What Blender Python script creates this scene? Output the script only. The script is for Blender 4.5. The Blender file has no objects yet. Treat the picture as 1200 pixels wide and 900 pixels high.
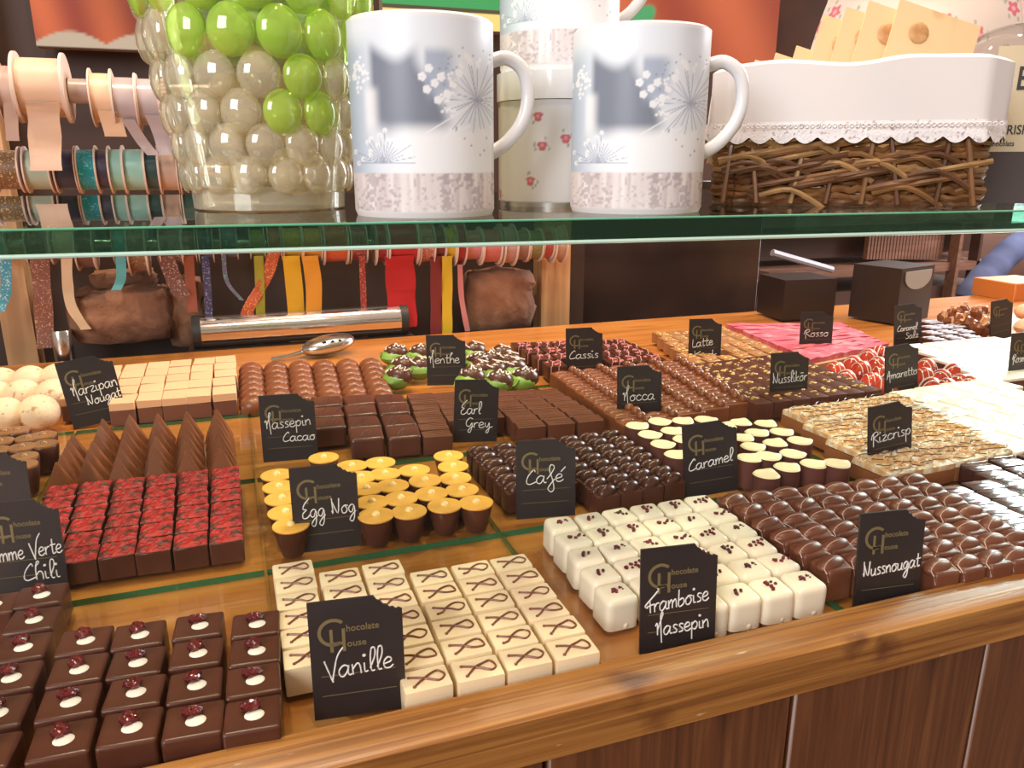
import bpy, bmesh, math, random
import numpy as np
from mathutils import Vector, Matrix
SC = bpy.context.scene
COL = SC.collection
R = random.Random(7)
rad = math.radians

# ------------------------------------------------------------------ camera
F, CH, PITCH, YAW = 920.0, 0.27, rad(15.8), rad(19.5)
cam = bpy.data.cameras.new('camera'); co = bpy.data.objects.new('camera', cam); COL.objects.link(co)
cam.sensor_width = 36; cam.lens = F / 1200 * 36; cam.clip_start = .01; cam.clip_end = 60
co.location = (0, 0, CH); co.rotation_euler = (math.pi / 2 - PITCH, 0, -YAW)
SC.camera = co
SC.view_settings.view_transform = 'Standard'; SC.view_settings.look = 'None'
SC.view_settings.gamma = 1; SC.view_settings.use_curve_mapping = False
SC.view_settings.exposure = 0.38
SC.cycles.max_bounces = 10; SC.cycles.transparent_max_bounces = 24
SC.cycles.caustics_reflective = False; SC.cycles.caustics_refractive = False
SC.cycles.sample_clamp_indirect = 6

# ------------------------------------------------------------------ world and lights
W = bpy.data.worlds.new('world'); SC.world = W; W.use_nodes = True
W.node_tree.nodes['Background'].inputs[0].default_value = (1.0, .74, .56, 1)
W.node_tree.nodes['Background'].inputs[1].default_value = .42
def area(name, loc, target, size, power, color, sy=None):
    l = bpy.data.lights.new(name, 'AREA'); l.energy = power; l.color = color; l.size = size
    if sy: l.shape = 'RECTANGLE'; l.size_y = sy
    o = bpy.data.objects.new(name, l); COL.objects.link(o); o.location = loc
    o.rotation_euler = (Vector(target) - Vector(loc)).to_track_quat('-Z', 'Y').to_euler()
    return o
area('shop_front_daylight', (-1.7, -1.2, 1.15), (.25, .45, .2), 1.2, 44, (.95, .97, 1))
area('side_window_daylight', (2.9, 1.35, 1.1), (.8, .6, 0), 1.0, 75, (.92, .96, 1), 1.3)
for i, (x, y) in enumerate([(-.25, .75), (.35, 1.0), (.95, .8), (.1, .15)]):
    area('ceiling_spot', (x, y, 1.55), (x + .05, y - .05, 0), .06, 9.0 if i < 3 else 5.5, (1, .80, .58))

# ------------------------------------------------------------------ picture-to-world helpers (used to measure where things stand)
def ray(px, py):
    a = (px - 600) / F; b = -(py - 450) / F
    f = math.cos(PITCH) + b * math.sin(PITCH); u = -math.sin(PITCH) + b * math.cos(PITCH)
    return (a * math.cos(YAW) + f * math.sin(YAW), -a * math.sin(YAW) + f * math.cos(YAW), u)
def at(px, py, z=0.0):
    r = ray(px, py); t = (z - CH) / r[2]; return Vector((r[0] * t, r[1] * t, z))
def aty(px, py, y):
    r = ray(px, py); t = y / r[1]; return Vector((r[0] * t, y, CH + r[2] * t))
def proj(p):
    x, y, z = p[0], p[1], p[2] - CH
    rx = x * math.cos(YAW) - y * math.sin(YAW); h = x * math.sin(YAW) + y * math.cos(YAW)
    f = h * math.cos(PITCH) - z * math.sin(PITCH); u = h * math.sin(PITCH) + z * math.cos(PITCH)
    return 600 + F * rx / f, 450 - F * u / f

# ------------------------------------------------------------------ materials
MATS = {}
def mat(name, col, rough=.5, metal=0, bump=None, var=0, noise=None, spec=None, coat=0, trans=0, ior=None, sheen=0, sss=0):
    """noise=(scale, colour2, low, high, detail) mixes a second colour; bump=(scale, strength, distance)"""
    if name in MATS: return MATS[name]
    m = bpy.data.materials.new(name); m.use_nodes = True; n = m.node_tree.nodes; L = m.node_tree.links
    b = n['Principled BSDF']; b.inputs['Base Color'].default_value = (*col, 1)
    b.inputs['Roughness'].default_value = rough; b.inputs['Metallic'].default_value = metal
    if spec is not None: b.inputs['Specular IOR Level'].default_value = spec
    if coat: b.inputs['Coat Weight'].default_value = coat; b.inputs['Coat Roughness'].default_value = .12
    if trans: b.inputs['Transmission Weight'].default_value = trans
    if ior: b.inputs['IOR'].default_value = ior
    if sheen: b.inputs['Sheen Weight'].default_value = sheen
    tc = n.new('ShaderNodeTexCoord'); out = None
    if noise:
        sc, c2, lo, hi, det = noise
        t = n.new('ShaderNodeTexNoise'); t.inputs['Scale'].default_value = sc; t.inputs['Detail'].default_value = det
        L.new(tc.outputs['Object'], t.inputs['Vector'])
        mr = n.new('ShaderNodeMapRange'); mr.inputs[1].default_value = lo; mr.inputs[2].default_value = hi
        L.new(t.outputs['Fac'], mr.inputs[0])
        mx = n.new('ShaderNodeMix'); mx.data_type = 'RGBA'; mx.inputs[6].default_value = (*col, 1); mx.inputs[7].default_value = (*c2, 1)
        L.new(mr.outputs[0], mx.inputs[0]); out = mx.outputs[2]
    if var:
        oi = n.new('ShaderNodeObjectInfo'); mr = n.new('ShaderNodeMapRange')
        mr.inputs[3].default_value = 1 - var; mr.inputs[4].default_value = 1 + var
        L.new(oi.outputs['Random'], mr.inputs[0])
        hs = n.new('ShaderNodeHueSaturation'); L.new(mr.outputs[0], hs.inputs['Value'])
        if out: L.new(out, hs.inputs['Color'])
        else: hs.inputs['Color'].default_value = (*col, 1)
        out = hs.outputs[0]
    if out: L.new(out, b.inputs['Base Color'])
    if bump:
        t = n.new('ShaderNodeTexNoise'); t.inputs['Scale'].default_value = bump[0]; t.inputs['Detail'].default_value = 4
        L.new(tc.outputs['Object'], t.inputs['Vector'])
        bp = n.new('ShaderNodeBump'); bp.inputs['Strength'].default_value = bump[1]; bp.inputs['Distance'].default_value = bump[2]
        L.new(t.outputs['Fac'], bp.inputs['Height']); L.new(bp.outputs[0], b.inputs['Normal'])
    MATS[name] = m; return m
def wood(name, c1, c2, c3, axis='X', rough=.35, scale=6, knots=True, coat=.2, fine=9):
    if name in MATS: return MATS[name]
    m = bpy.data.materials.new(name); m.use_nodes = True; n = m.node_tree.nodes; L = m.node_tree.links
    b = n['Principled BSDF']; b.inputs['Roughness'].default_value = rough
    b.inputs['Coat Weight'].default_value = coat; b.inputs['Coat Roughness'].default_value = .25
    tc = n.new('ShaderNodeTexCoord'); mp = n.new('ShaderNodeMapping')
    s = {'X': (.7, fine, fine), 'Y': (fine, .7, fine), 'Z': (fine, fine, .7)}[axis]; mp.inputs['Scale'].default_value = s
    L.new(tc.outputs['Object'], mp.inputs['Vector'])
    t = n.new('ShaderNodeTexNoise'); t.inputs['Scale'].default_value = scale; t.inputs['Detail'].default_value = 6; t.inputs['Distortion'].default_value = 1.2
    L.new(mp.outputs[0], t.inputs['Vector'])
    r = n.new('ShaderNodeValToRGB'); e = r.color_ramp.elements
    e[0].position = .3; e[0].color = (*c1, 1); e[1].position = .72; e[1].color = (*c3, 1)
    k = e.new(.5); k.color = (*c2, 1)
    L.new(t.outputs['Fac'], r.inputs[0])
    out = r.outputs[0]
    if knots:
        v = n.new('ShaderNodeTexVoronoi'); v.inputs['Scale'].default_value = 4.2
        mp2 = n.new('ShaderNodeMapping'); mp2.inputs['Scale'].default_value = tuple(q * .28 + .6 for q in s)
        mp2.inputs['Location'].default_value = (.35, .2, .1)
        L.new(tc.outputs['Object'], mp2.inputs['Vector']); L.new(mp2.outputs[0], v.inputs['Vector'])
        mr = n.new('ShaderNodeMapRange'); mr.inputs[1].default_value = .06; mr.inputs[2].default_value = .2
        L.new(v.outputs['Distance'], mr.inputs[0])
        mx = n.new('ShaderNodeMix'); mx.data_type = 'RGBA'; mx.inputs[6].default_value = tuple(q * .35 for q in c1) + (1,)
        L.new(mr.outputs[0], mx.inputs[0]); L.new(out, mx.inputs[7]); out = mx.outputs[2]
    L.new(out, b.inputs['Base Color'])
    bp = n.new('ShaderNodeBump'); bp.inputs['Strength'].default_value = .35; bp.inputs['Distance'].default_value = .002
    L.new(t.outputs['Fac'], bp.inputs['Height']); L.new(bp.outputs[0], b.inputs['Normal'])
    MATS[name] = m; return m
def thin_glass(name, tint, k=1.0, rough=0.0):
    if name in MATS: return MATS[name]
    m = bpy.data.materials.new(name); m.use_nodes = True; n = m.node_tree.nodes; L = m.node_tree.links
    n.remove(n['Principled BSDF']); o = n['Material Output']
    tr = n.new('ShaderNodeBsdfTransparent'); tr.inputs[0].default_value = (*tint, 1)
    g = n.new('ShaderNodeBsdfGlossy'); g.inputs['Roughness'].default_value = rough
    lw = n.new('ShaderNodeLayerWeight'); lw.inputs[0].default_value = .5
    pw = n.new('ShaderNodeMath'); pw.operation = 'POWER'; pw.inputs[1].default_value = 5; L.new(lw.outputs['Facing'], pw.inputs[0])
    fr = n.new('ShaderNodeMath'); fr.operation = 'MULTIPLY_ADD'; fr.inputs[1].default_value = .95; fr.inputs[2].default_value = .05; L.new(pw.outputs[0], fr.inputs[0])
    mu = n.new('ShaderNodeMath'); mu.operation = 'MULTIPLY'; mu.inputs[1].default_value = k; mu.use_clamp = True
    mx = n.new('ShaderNodeMixShader'); L.new(fr.outputs[0], mu.inputs[0]); L.new(mu.outputs[0], mx.inputs[0])
    L.new(tr.outputs[0], mx.inputs[1]); L.new(g.outputs[0], mx.inputs[2]); L.new(mx.outputs[0], o.inputs[0])
    MATS[name] = m; return m
def edge_glass(name, col, transp=.45):
    if name in MATS: return MATS[name]
    m = bpy.data.materials.new(name); m.use_nodes = True; n = m.node_tree.nodes; L = m.node_tree.links
    b = n['Principled BSDF']; b.inputs['Base Color'].default_value = (*col, 1); b.inputs['Roughness'].default_value = .12
    b.inputs['Coat Weight'].default_value = 1
    tr = n.new('ShaderNodeBsdfTransparent'); tr.inputs[0].default_value = tuple(min(1, q * 2.2 + .1) for q in col) + (1,)
    mx = n.new('ShaderNodeMixShader'); mx.inputs[0].default_value = 1 - transp
    L.new(tr.outputs[0], mx.inputs[1]); L.new(b.outputs[0], mx.inputs[2]); L.new(mx.outputs[0], n['Material Output'].inputs[0])
    MATS[name] = m; return m
def vcol_mat(name, rough=.25, coat=.3):
    if name in MATS: return MATS[name]
    m = bpy.data.materials.new(name); m.use_nodes = True; n = m.node_tree.nodes; L = m.node_tree.links
    b = n['Principled BSDF']; b.inputs['Roughness'].default_value = rough; b.inputs['Coat Weight'].default_value = coat
    a = n.new('ShaderNodeVertexColor'); a.layer_name = 'print'; L.new(a.outputs[0], b.inputs['Base Color'])
    MATS[name] = m; return m
def emit(name, col, s):
    m = bpy.data.materials.new(name); m.use_nodes = True; n = m.node_tree.nodes; L = m.node_tree.links
    e = n.new('ShaderNodeEmission'); e.inputs[0].default_value = (*col, 1); e.inputs[1].default_value = s
    L.new(e.outputs[0], n['Material Output'].inputs[0]); return m

# ------------------------------------------------------------------ mesh helpers
class MB:
    def __init__(s): s.v = []; s.f = []
    def add(s, v, f, M=None):
        k = len(s.v)
        s.v += [tuple(M @ Vector(p)) for p in v] if M else [tuple(p) for p in v]
        s.f += [tuple(i + k for i in q) for q in f]; return s
    def box(s, x0, x1, y0, y1, z0, z1, M=None):
        v = [(x, y, z) for z in (z0, z1) for y in (y0, y1) for x in (x0, x1)]
        return s.add(v, [(0, 2, 3, 1), (4, 5, 7, 6), (0, 1, 5, 4), (2, 6, 7, 3), (0, 4, 6, 2), (1, 3, 7, 5)], M)
    def rbox(s, sx, sy, z0, z1, bev=.002, seg=2, jit=0, M=None, rnd=R):
        bm = bmesh.new(); bmesh.ops.create_cube(bm, size=1)
        for v in bm.verts: v.co = Vector((v.co.x * sx, v.co.y * sy, z0 + (v.co.z + .5) * (z1 - z0))) + Vector([rnd.uniform(-jit, jit) for _ in range(3)])
        if bev: bmesh.ops.bevel(bm, geom=[e for e in bm.edges if max(v.co.z for v in e.verts) > z0 + .3 * (z1 - z0)], offset=bev, segments=seg, affect='EDGES', profile=.6)
        bm.verts.index_update(); s.add([v.co[:] for v in bm.verts], [[v.index for v in f.verts] for f in bm.faces], M); bm.free(); return s
    def ell(s, c, r, nu=12, nv=8, half=False, M=None, amp=0, rnd=R):
        v = []; f = []
        v0 = 0 if not half else nv // 2
        for j in range(nv + 1):
            ph = math.pi * j / nv
            if half: ph = math.pi / 2 * j / nv
            for i in range(nu):
                th = 2 * math.pi * i / nu; k = 1 + rnd.uniform(-amp, amp)
                v.append((c[0] + r[0] * math.sin(ph) * math.cos(th) * k, c[1] + r[1] * math.sin(ph) * math.sin(th) * k, c[2] + r[2] * math.cos(ph) * k))
        for j in range(nv):
            for i in range(nu):
                a, b = j * nu + i, j * nu + (i + 1) % nu; f.append((a, a + nu, b + nu, b))
        return s.add(v, f, M)
    def lathe(s, prof, n=24, M=None, cap0=True, cap1=True):
        v = [(r * math.cos(2 * math.pi * i / n), r * math.sin(2 * math.pi * i / n), z) for r, z in prof for i in range(n)]
        f = [(j * n + i, j * n + (i + 1) % n, (j + 1) * n + (i + 1) % n, (j + 1) * n + i) for j in range(len(prof) - 1) for i in range(n)]
        if cap0: f.append(tuple(range(n - 1, -1, -1)))
        if cap1: f.append(tuple(range((len(prof) - 1) * n, len(prof) * n)))
        return s.add(v, f, M)
    def tube(s, pts, r, n=6, flat=None, M=None, closed=False, ref=None):
        """round tube along pts; flat=(width, thick) in the plane of 'up' gives a ribbon; r may be a list"""
        P = [Vector(p) for p in pts]; v = []; f = []
        fix = ref is not None; ref = Vector(ref) if fix else Vector((0, 0, 1))
        for i, p in enumerate(P):
            t = (P[min(i + 1, len(P) - 1)] - P[max(i - 1, 0)])
            if t.length < 1e-9: t = Vector((1, 0, 0))
            t.normalize(); rr = ref if fix or abs(t.dot(ref)) < .95 else Vector((0, 1, 0))
            a = t.cross(rr).normalized(); b = a.cross(t).normalized()
            q = r[i] if isinstance(r, (list, tuple)) else r
            for k in range(n):
                th = 2 * math.pi * k / n; v.append(tuple(p + a * math.cos(th) * q + b * math.sin(th) * q))
        for i in range(len(P) - 1):
            for k in range(n): f.append((i * n + k, i * n + (k + 1) % n, (i + 1) * n + (k + 1) % n, (i + 1) * n + k))
        f.append(tuple(range(n - 1, -1, -1))); f.append(tuple(range((len(P) - 1) * n, len(P) * n)))
        return s.add(v, f, M)
    def strip(s, pts, wvec, th=.0006):
        """a ribbon: pts = centre line, wvec = half width vector (or list)"""
        v = []; f = []; P = [Vector(p) for p in pts]
        for i, p in enumerate(P):
            w = Vector(wvec[i]) if isinstance(wvec, list) else Vector(wvec)
            t = (P[min(i + 1, len(P) - 1)] - P[max(i - 1, 0)]).normalized(); nn = t.cross(w).normalized() * th / 2
            v += [p - w - nn, p + w - nn, p + w + nn, p - w + nn]
        for i in range(len(P) - 1):
            a = i * 4
            for k in range(4): f.append((a + k, a + (k + 1) % 4, a + 4 + (k + 1) % 4, a + 4 + k))
        f.append((3, 2, 1, 0)); e = (len(P) - 1) * 4; f.append((e, e + 1, e + 2, e + 3))
        return s.add(v, f)
    def prism(s, poly, y0, y1, M=None):
        """polygon in the x-z plane, extruded along y"""
        n = len(poly); v = [(x, y0, z) for x, z in poly] + [(x, y1, z) for x, z in poly]
        f = [tuple(range(n)), tuple(range(2 * n - 1, n - 1, -1))] + [(i, i + n, (i + 1) % n + n, (i + 1) % n) for i in range(n)]
        return s.add(v, f, M)
    def mesh(s, name, smooth=True, angle=40):
        me = bpy.data.meshes.new(name); me.from_pydata(s.v, [], s.f)
        bm = bmesh.new(); bm.from_mesh(me); bmesh.ops.recalc_face_normals(bm, faces=bm.faces); bm.to_mesh(me); bm.free()
        if smooth:
            me.polygons.foreach_set('use_smooth', [True] * len(me.polygons))
            try: me.set_sharp_from_angle(angle=rad(angle))
            except Exception: pass
        return me
def setp(o, label=None, cat=None, group=None, kind=None):
    if label: o['label'] = label
    if cat: o['category'] = cat
    if group: o['group'] = group
    if kind: o['kind'] = kind
    return o
def link(name, me, m=None, parent=None, loc=None, rot=None):
    if isinstance(me, MB): me = me.mesh(name)
    if m is not None and len(me.materials) == 0: me.materials.append(m)
    o = bpy.data.objects.new(name, me); COL.objects.link(o)
    if parent: o.parent = parent
    if loc is not None: o.location = loc
    if rot is not None: o.rotation_euler = rot
    return o
def empty(name, loc, rz=0, **k):
    o = bpy.data.objects.new(name, None); COL.objects.link(o); o.location = loc; o.rotation_euler = (0, 0, rz)
    o.empty_display_size = .01
    return setp(o, **k)
def smooth_path(pts, n=6):
    out = []; P = [pts[0]] + list(pts) + [pts[-1]]
    for i in range(1, len(P) - 2):
        p0, p1, p2, p3 = P[i - 1], P[i], P[i + 1], P[i + 2]
        for k in range(n):
            t = k / n
            out.append(tuple(.5 * (2 * b + (c - a) * t + (2 * a - 5 * b + 4 * c - d) * t * t + (3 * b - a - 3 * c + d) * t ** 3) for a, b, c, d in zip(p0, p1, p2, p3)))
    out.append(tuple(pts[-1])); return out
def vgrid(name, P, colf, nu, nv):
    """mesh grid with colour attribute 'print': P(u,v)->xyz, colf(U,V arrays)->rgb arrays"""
    v = [P(i / nu, j / nv) for j in range(nv + 1) for i in range(nu + 1)]
    f = [(j * (nu + 1) + i, j * (nu + 1) + i + 1, (j + 1) * (nu + 1) + i + 1, (j + 1) * (nu + 1) + i) for j in range(nv) for i in range(nu)]
    me = bpy.data.meshes.new(name); me.from_pydata(v, [], f)
    U, V = np.meshgrid(np.linspace(0, 1, nu + 1), np.linspace(0, 1, nv + 1))
    c = np.ones((U.size, 4), np.float32); c[:, :3] = np.clip(colf(U.ravel(), V.ravel()), 0, 1)
    a = me.color_attributes.new('print', 'FLOAT_COLOR', 'POINT'); a.data.foreach_set('color', c.ravel())
    me.polygons.foreach_set('use_smooth', [True] * len(me.polygons)); return me

# ================================================================== SETTING
PT = .004      # top of the glass plates
COUNTER_WOOD = wood('counter_pine', (.38, .12, .022), (.52, .185, .036), (.62, .26, .06), 'X', .3, 5)
RAIL_WOOD = wood('rail_pine', (.17, .058, .012), (.31, .125, .026), (.44, .205, .052), 'X', .34, 6, knots=False, coat=.3, fine=26)
def add_knots(m, pts):
    n = m.node_tree.nodes; L = m.node_tree.links; b = n['Principled BSDF']; src = b.inputs['Base Color'].links[0].from_socket
    tc = n.new('ShaderNodeTexCoord')
    nz = n.new('ShaderNodeTexNoise'); nz.inputs['Scale'].default_value = 60
    L.new(tc.outputs['Object'], nz.inputs['Vector'])
    for (x, y, z, r) in pts:
        mp = n.new('ShaderNodeMapping'); mp.inputs['Location'].default_value = (-x * .55, -y, -z * .6); mp.inputs['Scale'].default_value = (.55, 1, .6)
        L.new(tc.outputs['Object'], mp.inputs['Vector'])
        ln = n.new('ShaderNodeVectorMath'); ln.operation = 'LENGTH'; L.new(mp.outputs[0], ln.inputs[0])
        ad = n.new('ShaderNodeMath'); ad.operation = 'MULTIPLY_ADD'; ad.inputs[1].default_value = .016; L.new(nz.outputs['Fac'], ad.inputs[0]); L.new(ln.outputs['Value'], ad.inputs[2])
        rp = n.new('ShaderNodeMapRange'); rp.inputs[1].default_value = r + .004; rp.inputs[2].default_value = r + .0125
        L.new(ad.outputs[0], rp.inputs[0])
        mx = n.new('ShaderNodeMix'); mx.data_type = 'RGBA'; mx.inputs[6].default_value = (.10, .024, .007, 1); L.new(rp.outputs[0], mx.inputs[0]); L.new(src, mx.inputs[7]); src = mx.outputs[2]
    # pale scuffs along the grain
    mp = n.new('ShaderNodeMapping'); mp.inputs['Scale'].default_value = (9, 60, 60); L.new(tc.outputs['Object'], mp.inputs['Vector'])
    t = n.new('ShaderNodeTexNoise'); t.inputs['Scale'].default_value = 5; t.inputs['Detail'].default_value = 3; L.new(mp.outputs[0], t.inputs['Vector'])
    r2 = n.new('ShaderNodeMapRange'); r2.inputs[1].default_value = .71; r2.inputs[2].default_value = .76; r2.inputs[4].default_value = .7; L.new(t.outputs['Fac'], r2.inputs[0])
    mx = n.new('ShaderNodeMix'); mx.data_type = 'RGBA'; mx.inputs[7].default_value = (.62, .46, .28, 1); L.new(r2.outputs[0], mx.inputs[0]); L.new(src, mx.inputs[6]); L.new(mx.outputs[2], b.inputs['Base Color'])
kn1, kn2, kn3 = at(738, 795, .0155), at(1000, 742, .0155), at(420, 893, .0155)
add_knots(RAIL_WOOD, [(kn1.x, kn1.y - .002, .013, .0060), (kn2.x, kn2.y - .006, .013, .0035), (kn2.x + .020, .296, .001, .0025), (kn1.x + .010, .296, -.004, .002)])
DARK_BOARD = wood('front_board', (.070, .022, .008), (.125, .040, .013), (.19, .070, .024), 'Z', .42, 7, fine=18)
POST_WOOD = wood('post_wood', (.42, .21, .09), (.55, .30, .14), (.66, .40, .20), 'Z', .5, 4)

floor_o = link('floor', MB().box(-9, 8, -12, 6, -1.02, -1.0), mat('floor_tiles', (.16, .10, .07), .5, noise=(3, (.22, .15, .11), .3, .7, 3)))
setp(floor_o, kind='structure')
wb = link('wall_back', MB().box(-1.6, 1.02, 1.62, 1.68, -1, 2.2), mat('dark_plaster', (.055, .022, .015), .7, noise=(6, (.03, .014, .01), .35, .7, 4), bump=(30, .2, .002)))
setp(wb, kind='structure')
wf = link('wall_far', MB().box(.9, 6.0, 3.3, 3.36, -1, 2.2), mat('brown_panelling', (.15, .06, .035), .6, noise=(5, (.09, .035, .02), .35, .7, 4)))
setp(wf, kind='structure')

# counter: body, top board, rail and front planks
ct = empty('display_counter', (0, 0, 0), label='wooden sales counter with raised front rail holding the rows of chocolates', cat='counter')
link('counter_top', MB().box(-.75, 2.0, .32, 1.22, -.03, 0), COUNTER_WOOD, ct)
bm = MB(); bm.add([(-.75, .296, .013), (-.75, .296, -.0125), (-.75, .3215, -.03), (-.75, .3215, .0155), (-.75, .299, .0155)] + [(2.0, .296, .013), (2.0, .296, -.0125), (2.0, .3215, -.03), (2.0, .3215, .0155), (2.0, .299, .0155)],
       [(0, 1, 2, 3, 4), (9, 8, 7, 6, 5)] + [(i, i + 5, (i + 1) % 5 + 5, (i + 1) % 5) for i in range(5)])
link('front_rail', bm, RAIL_WOOD, ct)
xs = [-.75, -.60, -.45, -.31, -.165, -.02, .125, .275, .42, .565, .71, .86, 1.01, 1.2, 1.4, 1.6, 1.8, 2.0]
for a, b in zip(xs, xs[1:]):
    o = link('plank', MB().rbox(b - a - .0025, .022, -.99, -.0135, .0015, 1), DARK_BOARD, ct, loc=((a + b) / 2, .313, 0))
link('side_board', MB().box(-.75, -.73, .33, 1.22, -.99, -.031), DARK_BOARD, ct)

# glass plates under the chocolates
PLATE = thin_glass('plate_glass', (.985, .99, .96), .7); EDGE = edge_glass('plate_edge', (.02, .20, .09), .25)
GX = [-.51, -.338, -.168, .002, .170, .336, .500, .665, .83, .995, 1.16]; GY = [.3225, .505, .675, .870]
ordn = ['first', 'second', 'third', 'fourth', 'fifth', 'sixth', 'seventh', 'eighth', 'ninth', 'tenth', 'eleventh', 'twelfth']
def glass_plate(x0, x1, y0, y1, label):
    me = bpy.data.meshes.new('glass_plate'); m = MB().box(x0, x1, y0, y1, .0004, PT)
    me.from_pydata(m.v, [], m.f); me.materials.append(PLATE); me.materials.append(EDGE)
    for p in me.polygons: p.material_index = 0 if abs(p.normal.z) > .5 else 1
    # bottom stays clear too
    o = link('glass_plate', me); setp(o, label=label, cat='tray', group='clear glass plates under the chocolates')
rown = ['front', 'second', 'third']
for j in range(3):
    vis = []
    for i in range(len(GX) - 1):
        a, b = proj(((GX[i] + GX[i + 1]) / 2, (GY[j] + GY[j + 1]) / 2, 0))
        if -90 < a < 1290: vis.append(i)
    for n_, i in enumerate(vis):
        glass_plate(GX[i] + .001, GX[i + 1] - .001, GY[j] + .001, GY[j + 1] - .001, '%s flat glass plate from the left in the %s row of plates' % (ordn[n_], rown[j]))

# ================================================================== SIGNS
SIGNS = []   # base centre, yaw
SW, SH = .046, .0625
SLATE = mat('slate_card', (.022, .018, .02), .42, bump=(300, .12, .0004), noise=(18, (.035, .026, .028), .4, .7, 3))
GOLD = mat('gold_print', (.20, .155, .07), .55)
CHALK = mat('white_pen', (.85, .84, .82), .6)
WIRE = mat('clear_holder', (.75, .75, .75), .2, metal=.6)
def sign_card_mesh(seed):
    r = random.Random(seed)
    poly = [(-.5, 0), (.5, 0), (.5, 1.18)]
    # the bitten corner: an inward bite with small tooth marks
    n = 9
    for k in range(n + 1):
        t = k / n; x = .5 - .30 * t; z = 1.18 + .165 * (t ** 1.6) + (.012 if k % 2 else -.006) - .012 * math.sin(math.pi * t)
        poly.append((x, z))
    poly.append((.2, 1.358)); poly.append((-.5, 1.358))
    return MB().prism([(x * SW, z * SW) for x, z in poly], -.0008, .0008).mesh('slate_card', False)
CARDS = [sign_card_mesh(k) for k in range(3)]
for c in CARDS: c.materials.append(SLATE)
def text_mesh(body, height, sx=1.0, ext=.00012):
    cu = bpy.data.curves.new('t', 'FONT'); cu.body = body; cu.size = 1; cu.extrude = ext / height; cu.offset = .012; cu.resolution_u = 3
    ob = bpy.data.objects.new('t', cu); COL.objects.link(ob)
    dg = bpy.context.evaluated_depsgraph_get(); dg.update()
    me = bpy.data.meshes.new_from_object(ob.evaluated_get(dg)); bpy.data.objects.remove(ob)
    co_ = np.zeros(len(me.vertices) * 3); me.vertices.foreach_get('co', co_); co_ = co_.reshape(-1, 3)
    co_[:, 0] = (co_[:, 0] - co_[:, 0].min()) * sx * height; co_[:, 1] *= height; co_[:, 2] *= height
    v = [(p[0], -p[2], p[1]) for p in co_]; f = [tuple(p.vertices) for p in me.polygons]
    w = float(co_[:, 0].max()); bpy.data.meshes.remove(me); return v, f, w
def logo_mesh():
    m = MB(); y0, y1 = -.00115, -.0007
    cx, cz, ro, ri = -.245, 1.0, .165, .128
    P = []
    a0, a1 = 48, 300
    outer = [(cx + ro * math.cos(rad(a)), cz + ro * .96 * math.sin(rad(a))) for a in np.linspace(a0, a1, 22)]
    inner = [(cx + ri * math.cos(rad(a)), cz + ri * .96 * math.sin(rad(a))) for a in np.linspace(a1, a0, 22)]
    for i in range(21):
        q = [outer[i], outer[i + 1], inner[20 - i], inner[21 - i]]
        m.prism([(x * SW, z * SW) for x, z in q], y0, y1)
    for (x0, x1, z0, z1) in ((-.285, -.25, .775, 1.035), (-.155, -.12, .775, 1.035), (-.25, -.155, .855, .885)):
        m.prism([(x0 * SW, z0 * SW), (x1 * SW, z0 * SW), (x1 * SW, z1 * SW), (x0 * SW, z1 * SW)], y0, y1)
    for body, x, z, w in (('hocolate', -.105, .995, .35), ('ouse', -.105, .82, .205)):
        v, f, tw = text_mesh(body, .105 * SW); k = w * SW / tw
        m.add([(p[0] * k + x * SW, -.0009 + p[1], p[2] + z * SW) for p in v], f)
    return m.mesh('logo', False)
LOGO = logo_mesh(); LOGO.materials.append(GOLD)

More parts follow.
